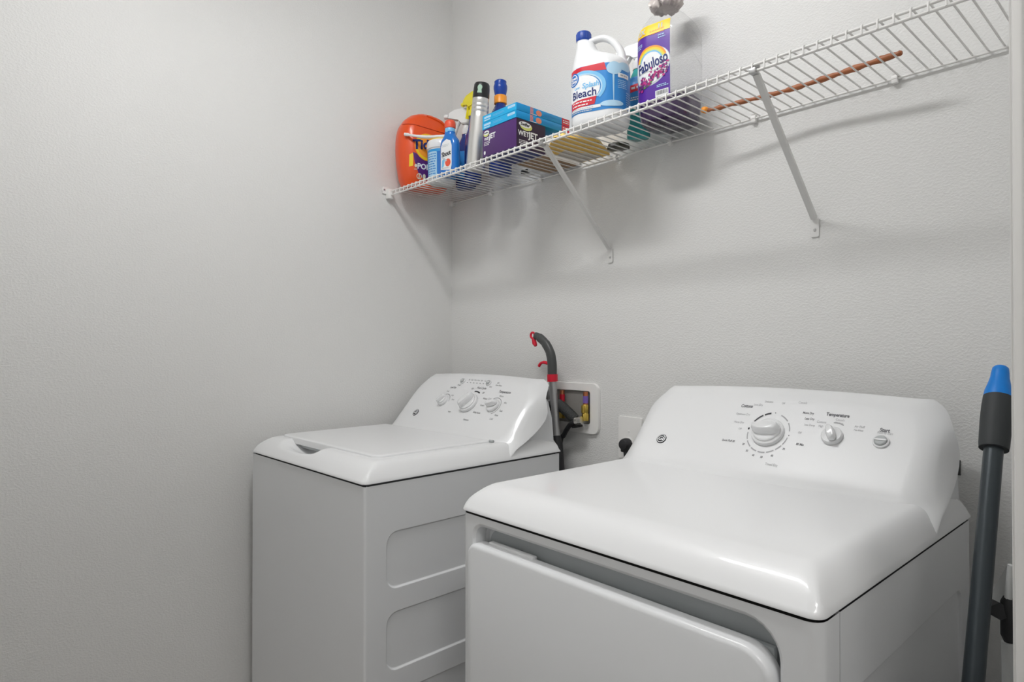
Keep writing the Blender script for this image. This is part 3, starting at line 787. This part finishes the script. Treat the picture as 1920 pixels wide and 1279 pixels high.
# ------------------------------------------------------------------ mop handle on the right and folded stand behind it
top = Vector((1.778, -.165, 1.200)); bot = Vector((1.811, -.86, .0)); dv = (top-bot).normalized()
mp = thing('floor_mop', 'charcoal mop handle with bright blue tip leaning at right of the dryer', 'mop', tuple(bot))
def al(d): return tuple((top-bot)-dv*d)
G().tube([al(-.002), al(.001), al(.010), al(.020), al(.032), al(.045), al(.056)], [.009, .0115, .0126, .0134, .0160, .0193, .0205], 24).mk('tip', 'bluecap', mp, 60)
G().tube([al(.0555), al(.075), al(.10), al(.14), al(.148)], [.0205, .0216, .0219, .0208, .0200], 24).mk('grip', 'grip', mp, 50)
G().tube([al(.146), tuple(dv*.04)], .0134, 24).mk('pole', 'pole', mp, 50)
G().box(-.02, .06, -.05, .20, .0, .03, .008).mk('mop_head', 'grip', mp)
st = thing('folding_stand', 'pale grey flat metal arm with black hexagonal knob beside the right door jamb', 'stand', (1.85, -.30, 0))
def sl(x, y, z): return (x-1.85, y+.30, z)
V = [sl(*p) for p in ((1.790, -.30, .847), (1.806, -.30, .847), (1.816, -.30, .905), (1.860, -.30, 1.02), (1.852, -.30, 1.03), (1.812, -.30, .916), (1.790, -.30, .862))]
V2 = [(a, b+.012, c) for a, b, c in V]; n = len(V)
mk('arm', V+V2, [tuple(range(n)), tuple(n+i for i in range(n))]+[(i, (i+1) % n, n+(i+1) % n, n+i) for i in range(n)], 'armgrey', st, 30)
G().tube([sl(1.818, -.325, .915), sl(1.8135, -.325, .86)], .005, 10).tube([sl(1.813, -.325, .80), sl(1.815, -.31, .0)], .008, 10).mk('leg', 'armgrey', st, 60)
G().tube([sl(1.806, -.335, .846), sl(1.794, -.315, .842)], .0125, 6).mk('knob', 'blackrubber', st, 20)
G().tube([sl(1.815, -.322, .865), sl(1.814, -.322, .858), sl(1.814, -.322, .81), sl(1.814, -.322, .799)], [.008, .0105, .0105, .006], 14).mk('sleeve', 'blackrubber', st)

# ------------------------------------------------------------------ things on the shelf
ZS = 1.8090
# --- orange detergent tub against the left wall
def interp(rows, sub=5):
    """catmull subdivision of profile rows"""
    out = []
    for i in range(len(rows)-1):
        a, b, c, d = rows[max(i-1, 0)], rows[i], rows[i+1], rows[min(i+2, len(rows)-1)]
        for j in range(sub):
            t = j/sub
            z = b[0]+(c[0]-b[0])*t
            out.append((z,)+tuple(.5*(2*q+(r-p)*t+(2*p-5*q+4*r-s)*t*t+(3*q-p-3*r+s)*t**3) for p, q, r, s in zip(a[1:], b[1:], c[1:], d[1:])))
    out.append(rows[-1]); return out
td = thing('detergent_tub', 'rounded orange tub of laundry pods with purple label at the left end of the shelf', 'detergent', (.085, -.190, ZS), pi/2-.18)
tv = Vessel(interp([(0, .075, .035, .03, -.004, 0), (.004, .082, .042, .035, -.003, 0), (.03, .094, .052, .045, 0, 0), (.08, .103, .058, .052, 0, 0), (.13, .107, .060, .055, 0, 0), (.18, .106, .059, .055, 0, 0), (.215, .098, .056, .05, 0, 0), (.245, .080, .050, .045, 0, .0), (.262, .060, .042, .038, 0, 0), (.272, .036, .028, .025, 0, 0)]))
mk('body', *tv.mesh(), 'orange', td, 60)
# lid seam and raised closing ridge
def seam(v0, v1, s_, n=40):
    pts = []
    for i in range(n+1):
        u = -.11+.22*i/n; pts.append(tv.f(u, v0+(v1-v0)*(i/n), .0006))
    return pts
G().tube(seam(.222, .200, 1), .0014, 6).mk('lid_seam', 'orangedark', td, 60)
G().tube([tv.f(u, v, .001) for u, v in ((-.01, .262), (.02, .256), (.045, .247), (.062, .236), (.072, .226))], [.003, .005, .006, .005, .003], 10).mk('latch_ridge', 'orange', td, 60)
def art(parent, f, cut=.006, cutv=.012):
    def go(name, A, m, h): return A.mk(name, m, f, parent, h, cut, cutv)
    return go
P = art(td, lambda u, v, h: tv.f(u-.020, v, h))
P('label', Art().poly([(-.050, .118), (-.043, .085), (-.028, .048), (-.010, .030), (.03, .020), (.062, .024), (.062, .105), (.03, .10), (-.01, .100), (-.03, .112)]), 'purple', .0008)
P('label_panel', Art().poly([(-.062, .108), (-.048, .116), (-.048, .070), (-.062, .066)]), 'yellow', .0006)
P('label_panel', Art().ell(.008, .142, .052, .050), 'orangeink', .0010)
P('label_ring', Art().ring(.006, .142, .047, .047, .008), 'yellow', .0014)
P('label_ring', Art().ell(.006, .106, .022, .010, 16), 'orangeink', .0013)
P('label_text', Art().text('Tide', -.010, .148, .046, .0020, .12, .12), 'navyink', .0018)
P('label_text', Art().text('PODS', .000, .070, .026, .0009), 'whiteink', .0014)
P('label_text', Art().ell(-.038, .071, .005, .006, 10).ring(-.024, .036, .010, .010, .0025).rect(-.026, -.022, .028, .044, rot=0).ell(-.005, .037, .006, .009, 10).blocks(-.044, .060, .012, 2, .0014, .003), 'cream', .0014)
P('label_panel', Art().poly([(.042, .172), (.070, .180), (.070, .120), (.042, .112)]), 'mesh_oxi', .0018)
P('label_text', Art().poly([(.036, .186), (.070, .196), (.070, .186), (.045, .178), (.045, .112), (.036, .110)]), 'yellow', .0021)

# --- white-lidded cleaning powder tub
ox_ = thing('powder_tub', 'squat blue and white tub with white lid in front of the orange tub', 'tub', (.203, -.195, ZS), radians(38))
ov = Vessel([(0, .044, .044, .044), (.004, .048, .048, .048), (.118, .051, .051, .051), (.122, .0525, .0525, .0525)])
mk('body', *ov.mesh(), 'white', ox_, 60)
mk('lid', *lathe([(.0535, .118), (.0545, .121), (.054, .138), (.051, .146), (.046, .149), (.0455, .1475)], 48), 'white', ox_)
mk('lid_insert', *lathe([(.0455, .1465), (.045, .1515), (.042, .153)], 40), 'yellow', ox_)
P = art(ox_, ov.f)
P('label', Art().rect(-.155, .155, .012, .113), 'mesh_oxi', .0005)
P('label_panel', Art().rr(-.046, -.004, .016, .104, .004), 'paleblue', .0009)
P('label_panel', Art().poly([(-.002, .016), (.032, .016), (.032, .104), (-.002, .104)]), 'blue', .0009)
P('label_text', Art().blocks(-.043, .094, .036, 9, .0035, .0085), 'blueink', .0012)
st2 = thing('brush_handle', 'thin white plastic brush handle lying across the white tub lid', 'brush', (.215, -.218, ZS+.157), 0)
pa = [(.03, .01, .001), (.0, -.012, .002), (-.030, -.036, .003), (-.062, -.058, .010), (-.088, -.070, .018), (-.100, -.075, .021)]
G().tube(smoothpath(pa, 5), [.006]*6+[.0055]*8+[.0045]*6+[.0058]*6, 10, True, 1).mk('handle', 'white', st2, 60)

# --- small blue stain remover bottle with coral cap
sh = thing('stain_remover_bottle', 'small bright blue bottle with coral red cap and white oval label', 'bottle', (.312, -.240, ZS), radians(12))
sv = Vessel(interp([(0, .033, .017, .014), (.004, .036, .019, .016), (.05, .036, .019, .016), (.10, .036, .019, .016), (.118, .033, .018, .016), (.130, .024, .017, .016), (.138, .0195, .0165, .016), (.146, .0185, .0165, .016)], 3))
mk('body', *sv.mesh(), 'blue', sh, 60)
mk('neck', *lathe([(.0165, .143), (.0172, .147), (.0172, .158), (.016, .160)], 28), 'skyink', sh)
mk('cap', *lathe([(.0165, .158), (.0185, .160), (.0190, .172), (.0182, .180), (.015, .185), (.008, .187)], 28), 'redcap', sh)
P = art(sh, sv.f)
P('label', Art().poly([(-.024, .020), (.020, .014), (.024, .03), (.024, .095), (.018, .112), (.0, .120), (-.016, .112), (-.024, .095)]), 'whiteink', .0006)
P('label_text', Art().text('Shout', .0, .070, .021, .0009, 0, .12, sx=.8), 'printdark', .0011)
P('label_text', Art().blocks(-.018, .100, .032, 2, .002, .005), 'lightgrey', .0011)
P('label_panel', Art().ell(.008, .040, .012, .013, 16), 'redcap', .0011)
P('label_panel', Art().poly([(-.018, .050), (-.004, .058), (-.010, .030), (-.020, .024)]), 'skyink', .0010)
P('label_text', Art().blocks(-.018, .022, .032, 1, .003, .005).poly([(-.02, .066), (.004, .048), (.002, .044), (-.02, .060)]), 'lightgrey', .0014)

# --- trigger sprayers
def trigger(parent, z, m, s_=1.0, tilt=0):
    g = G().lathe([(.016, 0), (.017, .002), (.017, .020), (.012, .023), (.010, .034)], 24, (0, 0, z))
    g.mk('collar', m, parent)
    h = G()
    V = []; F = []
    pr = [(-.052, .048), (-.050, .064), (-.030, .072), (.010, .074), (.030, .066), (.034, .050), (.022, .036), (.010, .030), (-.012, .030), (-.020, .044)]
    for s in (-1, 1):
        for x, zz in pr: V.append((x*s_, s*.0125*(1 if -.04 < x < .03 else .75), z+zz*s_))
    n = len(pr); F = [tuple(range(n)), tuple(n+i for i in range(n))]+[(i, (i+1) % n, n+(i+1) % n, n+i) for i in range(n)]
    bm = bmesh.new(); vs = [bm.verts.new(v) for v in V]; [bm.faces.new([vs[i] for i in f]) for f in F]
    bmesh.ops.bevel(bm, geom=bm.edges[:], offset=.0025, segments=2, affect='EDGES'); bm.verts.index_update()
    h.add([tuple(v.co) for v in bm.verts], [[v.index for v in f.verts] for f in bm.faces]); bm.free()
    sp_ = h.mk('spray_head', m, parent, 40)
    G().tube([(-.052*s_, 0, z+.056*s_), (-.064*s_, 0, z+.056*s_)], .0085, 12).mk('nozzle', m, sp_)
    G().tube(smoothpath([(-.022, 0, z+.044*s_), (-.033, 0, z+.026*s_), (-.042, 0, z+.004*s_)], 4), [.0055]*4+[.0045]*5, 10, True, 1.6).mk('trigger', m, sp_)
ws = thing('white_spray_bottle', 'navy spray bottle with a chunky white trigger head behind the small blue bottle', 'spray bottle', (.212, -.095, ZS), radians(32))
wv = Vessel(interp([(0, .033, .026, .022), (.004, .036, .029, .025), (.10, .036, .029, .025), (.14, .033, .027, .025), (.17, .023, .021, .02), (.19, .015, .015, .015), (.205, .0145, .0145, .0145)], 3))
mk('body', *wv.mesh(), 'navy', ws, 60); trigger(ws, .196, 'white', 1.3)
art(ws, wv.f)('label', Art().rr(-.03, .03, .03, .13, .01), 'blueink', .0006)
ys = thing('yellow_spray_bottle', 'spray bottle with a bright yellow trigger head behind the silver can', 'spray bottle', (.282, -.118, ZS), radians(-8))
yv = Vessel(interp([(0, .028, .024, .022), (.004, .031, .027, .025), (.12, .031, .027, .025), (.165, .028, .025, .025), (.195, .018, .018, .018), (.215, .0145, .0145, .0145), (.242, .014, .014, .014)], 3))
mk('body', *yv.mesh(), 'navy', ys, 60); trigger(ys, .238, 'yellowplastic', 1.15)
nb = thing('navy_spray_bottle', 'navy blue bottle with orange neck band standing behind the stacked cartons', 'bottle', (.434, -.122, ZS-.0), 0)
nv = Vessel(interp([(0, .034, .034, .034), (.004, .038, .038, .038), (.13, .038, .038, .038), (.17, .038, .038, .038), (.205, .031, .031, .031), (.232, .0185, .0185, .0185), (.24, .0175, .0175, .0175)], 4))
mk('body', *nv.mesh(), 'navy', nb, 60)
mk('neck_band', *lathe([(.0185, .236), (.0212, .238), (.0212, .262), (.0200, .264)], 28), 'orangeink', nb)
mk('cap', *lathe([(.0188, .262), (.0195, .270), (.0228, .286), (.0232, .296), (.0200, .304), (.0205, .312), (.016, .316)], 28), 'cap_blue', nb)
A = Art()
for i in range(9): A.ell(-.004+i*.0008, .166+i*.006, .0012, .0012, 6)
art(nb, nv.f)('label_text', A, 'whiteink', .0006)
# --- silver can
sc = thing('silver_spray_can', 'tall silver can with black cap leaning slightly between the blue bottles', 'can', (.402, -.205, ZS+.003), rot=(0, radians(7.5), 0))
mk('body', *lathe([(.029, 0.001), (.0315, .003), (.0315, .05), (.0305, .12), (.0290, .170), (.0285, .185), (.0272, .187), (.0272, .189), (.0282, .191), (.0280, .199), (.0268, .201), (.0268, .203), (.0278, .205), (.0276, .212), (.0264, .214), (.0264, .216), (.0272, .218), (.0268, .232), (.0255, .236)], 48), 'silver', sc, 40)
mk('cap', *lathe([(.0270, .232), (.0272, .238), (.0262, .262), (.0250, .276), (.022, .281), (.012, .283)], 40), 'black', sc)
cv = Vessel([(.23, .0265, .0265, .0265), (.28, .0245, .0245, .0245)])
art(sc, cv.f)('cap_sticker', Art().ell(.018, .262, .008, .009, 14).poly([(.010, .245), (.026, .245), (.024, .256), (.013, .258)]), 'paleg', .0012)

# --- mop pad carton with two slim blue cartons on top
def carton(name, label, loc, dims, m, rz=0, cat='box', b=.0008):
    o = thing(name, label, cat, loc, rz); x, y, z = dims
    G().box(0, x, 0, y, 0, z, b).mk('carton', m, o, 30); return o
front = lambda u, v, h: (u, -h, v)
def side(x): return lambda u, v, h: (x+h, u, v)
c1 = carton('mop_pad_carton', 'dark purple carton of mop pads under the two slim blue boxes', (.543, -.288, ZS), (.152, .117, .082), 'boxpurple')
A = Art().rect(.001, .151, -.001+.001, .001); 
Art().rect(.0005, .1165, .0005, .0815).mk('side_print', 'boxdark', side(.152), c1, .0003)
Art().text('WET', .022, .052, .012, .0004).text('JET', .046, .056, .021, .0007).blocks(.008, .042, .026, 3, .002, .0045).ell(.011, .012, .004, .006, 12).mk('label_text', 'whiteink', front, c1, .0005)
Art().ell(.018, .068, .013, .0085, 20).mk('logo_shape', 'lime', front, c1, .0006)
Art().ell(.019, .071, .013, .0065, 20).mk('logo_shape', 'whiteink', front, c1, .0009)
Art().text('Swiffer', .018, .071, .008, .0002).mk('logo_text', 'printdark', front, c1, .0012)
Art().text('WET', .028, .041, .020, .0005).text('JET', .066, .041, .026, .0009).blocks(.010, .020, .040, 3, .002, .0045).mk('label_text', 'whiteink', side(.152), c1, .0006)
Art().ell(.038, .064, .024, .012, 24).mk('logo_shape', 'lime', side(.152), c1, .0006)
Art().ell(.033, .068, .024, .0085, 24).mk('logo_shape', 'whiteink', side(.152), c1, .0009)
Art().text('Swiffer', .033, .068, .013, .0004, .2).mk('logo_text', 'printdark', side(.152), c1, .0012)
G().box(.001, .149, .001, .113, -.0003, .0009).mk('base_print', 'navyink', c1, None)
for i, nm in enumerate(('lower of the two slim blue boxes on the purple carton, red printed end', 'upper of the two slim blue boxes, topmost of the carton stack')):
    o = carton('slim_blue_carton', nm, (.543, -.289+.001*i, ZS+.0825+i*.0221), (.153, .221, .0216), 'boxblue', 0, 'box')
    o['group'] = 'slim blue boxes on the purple carton'
    s_ = side(.153)
    Art().rect(.0006, .1524, .0006, .021).mk('front_print', 'boxbluelight', front, o, .0002)
    Art().rr(.115, .148, .011, .018, .003).rr(.008, .040, .010, .0165, .002).rr(.008, .036, .0035, .007, .001).mk('label_text', 'paleblue', front, o, .0005)
    Art().blocks(.05, .012, .05, 2, .0014, .0034).text('freezer', .131, .0145, .0055).mk('small_print', 'skyink', front, o, .0007)
    Art().rect(.187, .2205, .0005, .0211).mk('end_print', 'red', s_, o, .0003)
    Art().rect(.054, .066, .001, .0205).mk('label_panel', 'salmon', s_, o, .0004)
    Art().ell(.089, .010, .012, .0085, 14).mk('label_panel', 'salmon', s_, o, .0004)
    Art().blocks(.192, .013, .024, 2, .003, .006).poly([(.046, .0012), (.080, .0028), (.080, .0008)]).mk('label_text', 'whiteink', s_, o, .0006)
    Art().blocks(.108, .013, .045, 3, .0012, .0035).blocks(.056, .016, .009, 4, .0018, .004).mk('small_print', 'blueink', s_, o, .0006)
kc = carton('kraft_carton', 'low white carton with brown cardboard bottom behind the purple mop pad carton', (.556, -.166, ZS), (.136, .150, .055), 'white')
G().box(.001, .135, .001, .149, -.0004, .001).mk('base_flap', 'kraft', kc, None)
# golden paper packet lying flat
pk = thing('flat_paper_packet', 'flat golden yellow packet lying under the wires beside the left shelf brace', 'packet', (.725, -.020, ZS))
Q = [(-.012, -.165), (.094, -.243), (.118, -.230), (.150, -.120), (.095, -.004), (-.020, -.006)]
V = [(x, y, 0) for x, y in Q]+[(x*.98, y*.98, .010) for x, y in Q]; n = len(Q)
mk('packet_body', V, [tuple(range(n)), tuple(n+i for i in range(n))]+[(i, (i+1) % n, n+(i+1) % n, n+i) for i in range(n)], 'packyellow', pk, 20)
mk('packet_back', [(x, y, -.0003) for x, y in ((-.018, -.010), (-.012, -.120), (.03, -.135), (.075, -.03), (.07, -.008))], [tuple(range(5))], 'packgrey', pk, None)
dp = thing('dark_pouch', 'small crumpled dark pouch under the teal bottle at the back of the shelf', 'pouch', (.872, -.050, ZS))
g = G(); V = []; n = 20
for j, (z, s_) in enumerate(((0, .8), (.002, 1), (.010, .95), (.016, .6))):
    for k in range(n): r = 1+.12*sin(k*2.3)+.06*sin(k*5.1); V.append((.034*s_*r*cos(2*pi*k/n), .030*s_*r*sin(2*pi*k/n), z))
F = [tuple(range(n)), tuple(3*n+k for k in range(n))]+[(j*n+k, j*n+(k+1) % n, (j+1)*n+(k+1) % n, (j+1)*n+k) for j in range(3) for k in range(n)]
mk('pouch_body', V, F, mat('dark_olive_film', (.06, .055, .04), .3, vary=(60, .8)), dp, 40)
wp = thing('battery_pack', 'tiny black and white blister pack under the wires left of the kraft carton', 'packet', (.512, -.060, ZS))
G().box(-.030, .030, -.020, .020, 0, .012, .002).mk('card', 'white', wp); G().box(-.020, .010, -.024, -.008, -.0004, .010, .001).mk('insert', 'black', wp)

# --- bleach jug
bj = thing('bleach_jug', 'big white bleach jug with blue cap and loop handle standing at mid shelf', 'jug', (.938, -.207, ZS), radians(21)); bj.scale = (.93, .95, .915)
bv = Vessel(interp([(0, .070, .048, .045, 0, 0), (.005, .078, .056, .052, 0, 0), (.02, .082, .060, .055, 0, 0), (.10, .082, .060, .055, 0, 0), (.165, .082, .060, .055, 0, 0), (.183, .079, .058, .054, -.001, 0), (.200, .068, .052, .050, -.010, 0), (.214, .050, .043, .041, -.026, 0), (.232, .034, .032, .031, -.039, 0), (.258, .026, .024, .024, -.044, 0), (.268, .019, .019, .019, -.050, 0), (.276, .017, .017, .017, -.051, 0)], 5))
mk('body', *bv.mesh(), 'white', bj, 60)
G().tube(smoothpath([(-.045, 0, .252), (-.022, 0, .265), (.010, 0, .266), (.040, 0, .247), (.060, 0, .216), (.066, 0, .186), (.060, 0, .17)], 6), [.0105]*6+[.0095]*12+[.0105]*12+[.014]*7, 18, True, 1.15).mk('handle', 'white', bj, 60)
mk('cap', *lathe([(.0205, .268), (.0215, .272), (.0212, .291), (.0198, .294), (.012, .2955)], 40, (-.051, 0, 0)), 'cap_blue', bj)
mk('cap_ring', *lathe([(.019, .262), (.020, .266), (.019, .270)], 32, (-.051, 0, 0)), 'white', bj)
g = G()
for k in range(30):
    a = 2*pi*k/30; g.box(-.0006, .0006, -.0006, .0006, .273, .290); 
    g.V[-8:] = [(x+(-.051)+.0213*cos(a), y+.0213*sin(a), z) for x, y, z in g.V[-8:]]
g.mk('cap_ridges', 'cap_blue', bj, None)
P = art(bj, lambda u, v, h: bv.f(u+.014, v, h), .005, .02)
P('label', Art().poly([(-.098, .036), (.0, .036), (.135, .040), (.135, .160), (.030, .166), (-.05, .168), (-.098, .166)]), 'blueink', .0006)
P('label_panel', Art().poly([(-.098, .166), (.018, .168), (.024, .146), (-.02, .150), (-.06, .140), (-.098, .112)]), 'red', .0010)
P('label_ring', Art().ring(-.045, .105, .068, .050, .010, -42, 125), 'skyink', .0014)
P('label_ring', Art().ring(-.047, .104, .060, .043, .004, -42, 120), 'paleblue', .0016)
P('label_panel', Art().ell(-.052, .103, .058, .041), 'whiteink', .0013)
P('label_ring', Art().ell(-.078, .137, .021, .019), 'blue', .0018)
P('label_text', Art().ring(-.078, .137, .017, .015, .002).text('Great', -.078, .141, .011, .0004).text('Value', -.078, .132, .011, .0004), 'whiteink', .0022)
P('label_text', Art().text('Splash', -.022, .112, .020, .0006, .15, .02).text('Low', -.064, .110, .011, .0003), 'skyink', .0018)
P('label_text', Art().text('Bleach', -.044, .090, .031, .0006, 0, .02), 'navyink', .0018)
P('label_panel', Art().poly([(-.090, .072), (-.004, .078), (-.010, .056), (-.090, .050)]), 'red', .0016)
P('label_text', Art().blocks(-.082, .066, .064, 2, .0035, .009).blocks(-.084, .049, .06, 1, .002, .004), 'whiteink', .0020)
P('label_panel', Art().rr(-.09, .008, .0445, .053, .001), 'whiteink', .0014)
P('label_text', Art().blocks(-.088, .0475, .086, 1, .002, .004).blocks(-.090, .039, .085, 1, .003, .004), 'lightgrey', .0018)
P('label_panel', Art().ell(.046, .150, .022, .018).poly([(.040, .150), (.046, .150), (.045, .060), (.043, .060)]).ell(.040, .052, .034, .0085).ell(.082, .158, .026, .012), 'paleblue', .0016)
P('label_panel', Art().rr(.056, .098, .125, .137, .002), 'whiteink', .0017)
P('label_text', Art().blocks(.064, .129, .026, 1, .0045, .006), 'printlight', .0021)
P('label_text', Art().blocks(.056, .116, .034, 5, .0018, .005).blocks(.085, .085, .030, 7, .0026, .0065), 'paleblue', .0016)

# --- teal spray bottle behind
tb = thing('teal_spray_bottle', 'teal bottle with blue and red label and white nozzle, half hidden behind the bleach jug', 'spray bottle', (.965, -.078, ZS), radians(15))
tvv = Vessel(interp([(0, .028, .022, .02), (.004, .031, .025, .022), (.10, .031, .025, .022), (.15, .029, .024, .022), (.175, .020, .019, .019), (.188, .0145, .0145, .0145), (.195, .014, .014, .014)], 3))
mk('body', *tvv.mesh(), 'teal', tb, 60); trigger(tb, .190, 'white', 1.0)
P = art(tb, tvv.f)
P('label', Art().poly([(-.045, .085), (.045, .070), (.045, .165), (-.045, .165)]), 'blueink', .0006)
P('label_panel', Art().poly([(-.045, .118), (.045, .128), (.045, .148), (-.045, .138)]), 'red', .0010)
P('label_text', Art().blocks(-.02, .13, .04, 1, .006, .008).blocks(-.03, .105, .06, 2, .003, .006), 'whiteink', .0014)

# --- clear jug of violet cleaner
fj = thing('violet_cleaner_jug', 'large clear jug of violet floor cleaner with purple and yellow label', 'jug', (1.078, -.096, ZS), radians(7)); fj.scale = (1, 1, .982)
fv = Vessel(interp([(0, .058, .056, .04, 0, 0), (.005, .066, .064, .045, 0, 0), (.03, .071, .068, .046, 0, 0), (.12, .073, .070, .046, 0, 0), (.20, .073, .070, .046, 0, 0), (.235, .072, .069, .046, 0, 0), (.262, .064, .062, .046, -.002, 0), (.285, .050, .048, .044, -.006, 0), (.300, .036, .035, .034, -.008, 0), (.312, .025, .025, .025, -.010, 0), (.330, .0235, .0235, .0235, -.010, 0)], 5))
mk('bottle_wall', *fv.mesh(), 'pet', fj, 60)
lv, lf = fv.mesh(off=.0015, zmax=.062)
lv = [(x, y, z+.0012 if z < .03 else z) for x, y, z in lv]
mk('liquid', lv, lf, 'liquid', fj, 60)
# moulded grip dent on the right side
for zz in (.150, .205): G().tube([fv.f(u, zz+.02*sin(u*20), .0002) for u in (.10, .11, .12, .13, .14, .15, .16)], .0012, 6).mk('grip_rib', 'pet', fj, 60)
g = G().lathe([(.0245, .322), (.027, .326), (.0275, .348), (.025, .352)], 30, (-.010, 0, 0)); g.mk('neck_cap', 'foil', fj)
V = []; F = []; n = 72
for j, (z, s_) in enumerate(((.314, .030), (.318, .038), (.325, .043), (.333, .042), (.341, .038), (.350, .035), (.358, .028), (.364, .016))):
    for k in range(n):
        t = 2*pi*k/n; r = 1+.07*sin(5*t+j*.5)+.06*sin(9*t+1.3*j)+.045*sin(17*t-j)+.03*sin(26*t)
        V.append((-.010+s_*r*cos(t), s_*r*sin(t)*.9, z+.0025*sin(7*t+j)+.0015*sin(15*t)))
for j in range(7):
    for k in range(n): F.append((j*n+k, j*n+(k+1) % n, (j+1)*n+(k+1) % n, (j+1)*n+k))
F += [tuple(range(n))[::-1], tuple(7*n+k for k in range(n))]
mk('foil_wrap', V, F, 'foil', fj, 50)
P = art(fj, fv.f, .005, .02)
lx0, lx1 = -.070, .036
P('label', Art().rect(lx0, lx1, .055, .252), 'fabpurple', .0010)
P('label_panel', Art().rect(lx0, lx1, .224, .252), 'yellow', .0014)
P('label_text', Art().text('2X', lx0+.024, .237, .020, .0008).text('11', lx1-.026, .240, .016, .0008), 'lightgrey', .0018)
P('small_print', Art().blocks(lx0+.006, .228, .036, 1, .002, .003).blocks(lx0+.05, .230, .05, 2, .003, .0075), 'orangeink', .0018)
P('label_panel', Art().ell(-.017, .140, .0555, .047, 40, .45), 'lightgrey', .0013)
P('label_panel', Art().ell(-.017, .141, .0535, .043, 40, .45), 'whiteink', .0016)
P('rainbow', Art().ring(-.016, .148, .046, .046, .0045, 20, 165), 'orangeink', .0019)
P('rainbow', Art().ring(-.016, .148, .0415, .0415, .0045, 20, 165), 'yellow', .0019)
P('rainbow', Art().ring(-.016, .148, .037, .037, .0035, 20, 165), 'lime', .0019)
P('rainbow', Art().ring(-.016, .148, .0335, .0335, .0035, 20, 165), 'skyink', .0019)
P('label_text', Art().text('Fabuloso', -.013, .147, .038, .0009, .05, .20, sx=.645), 'navyink', .0024)
P('small_print', Art().blocks(lx0+.022, .128, .07, 1, .0018, .003), 'printlight', .0022)
random.seed(4)
a1, a2, a3 = Art(), Art(), Art()
for i in range(110):
    t = random.random(); x = -.052+.082*t+random.gauss(0, .006); y = .098+.036*t**1.4+random.gauss(0, .0085)
    if x > lx1-.003 or x < lx0+.003: continue
    (a1, a2)[random.random() < .36].ell(x, y, random.uniform(.002, .0042), random.uniform(.002, .004), 7)
for x, y in ((-.045, .094), (-.02, .098), (.008, .122), (-.03, .092)): a3.ell(x, y, .009, .003, 10, .4)
P('flowers', a3, 'green', .0020); P('flowers', a1, 'plum', .0024); P('flowers', a2, 'magenta', .0027)
P('small_print', Art().blocks(.0, .086, .034, 2, .002, .004).blocks(lx0+.004, .205, .024, 3, .002, .0045).blocks(.004, .214, .02, 2, .0025, .006), 'paleblue', .0018)
P('barcode_panel', Art().rect(-.004, .032, .057, .074), 'whiteink', .0018)
A = Art()
for i in range(10): A.rect(.0+i*.003, .0012+i*.003+random.random()*.001, .062, .072)
P('barcode', A, 'print', .0022)

# --- wooden rod lying on the wires
wr = thing('wooden_rod', 'knobbly reddish brown wooden rod lying along the shelf beside the violet cleaner', 'rod', (1.19, -.112, ZS+.006))
pts = [(0, 0, .001), (.03, .006, 0), (.09, .013, 0), (.16, .024, 0), (.23, .026, 0), (.30, .022, 0), (.37, .017, 0), (.424, .013, 0)]
P_ = smoothpath(pts, 8); rr_ = [.0048+.0012*sin(i*.9)+.0006*sin(i*2.3)+.0016*(i/len(P_)) for i in range(len(P_))]
rr_[-1] *= .55
G().tube(P_, rr_, 10).mk('stick', 'wood', wr, 60)
G().tube([(-.008, .004, .010), (-.004, .0, .004), (.004, -.003, .000), (.006, -.004, -.002)], [.004, .008, .008, .004], 10).mk('hook_end', 'orangeink', wr, 60)

bpy.context.view_layer.update()
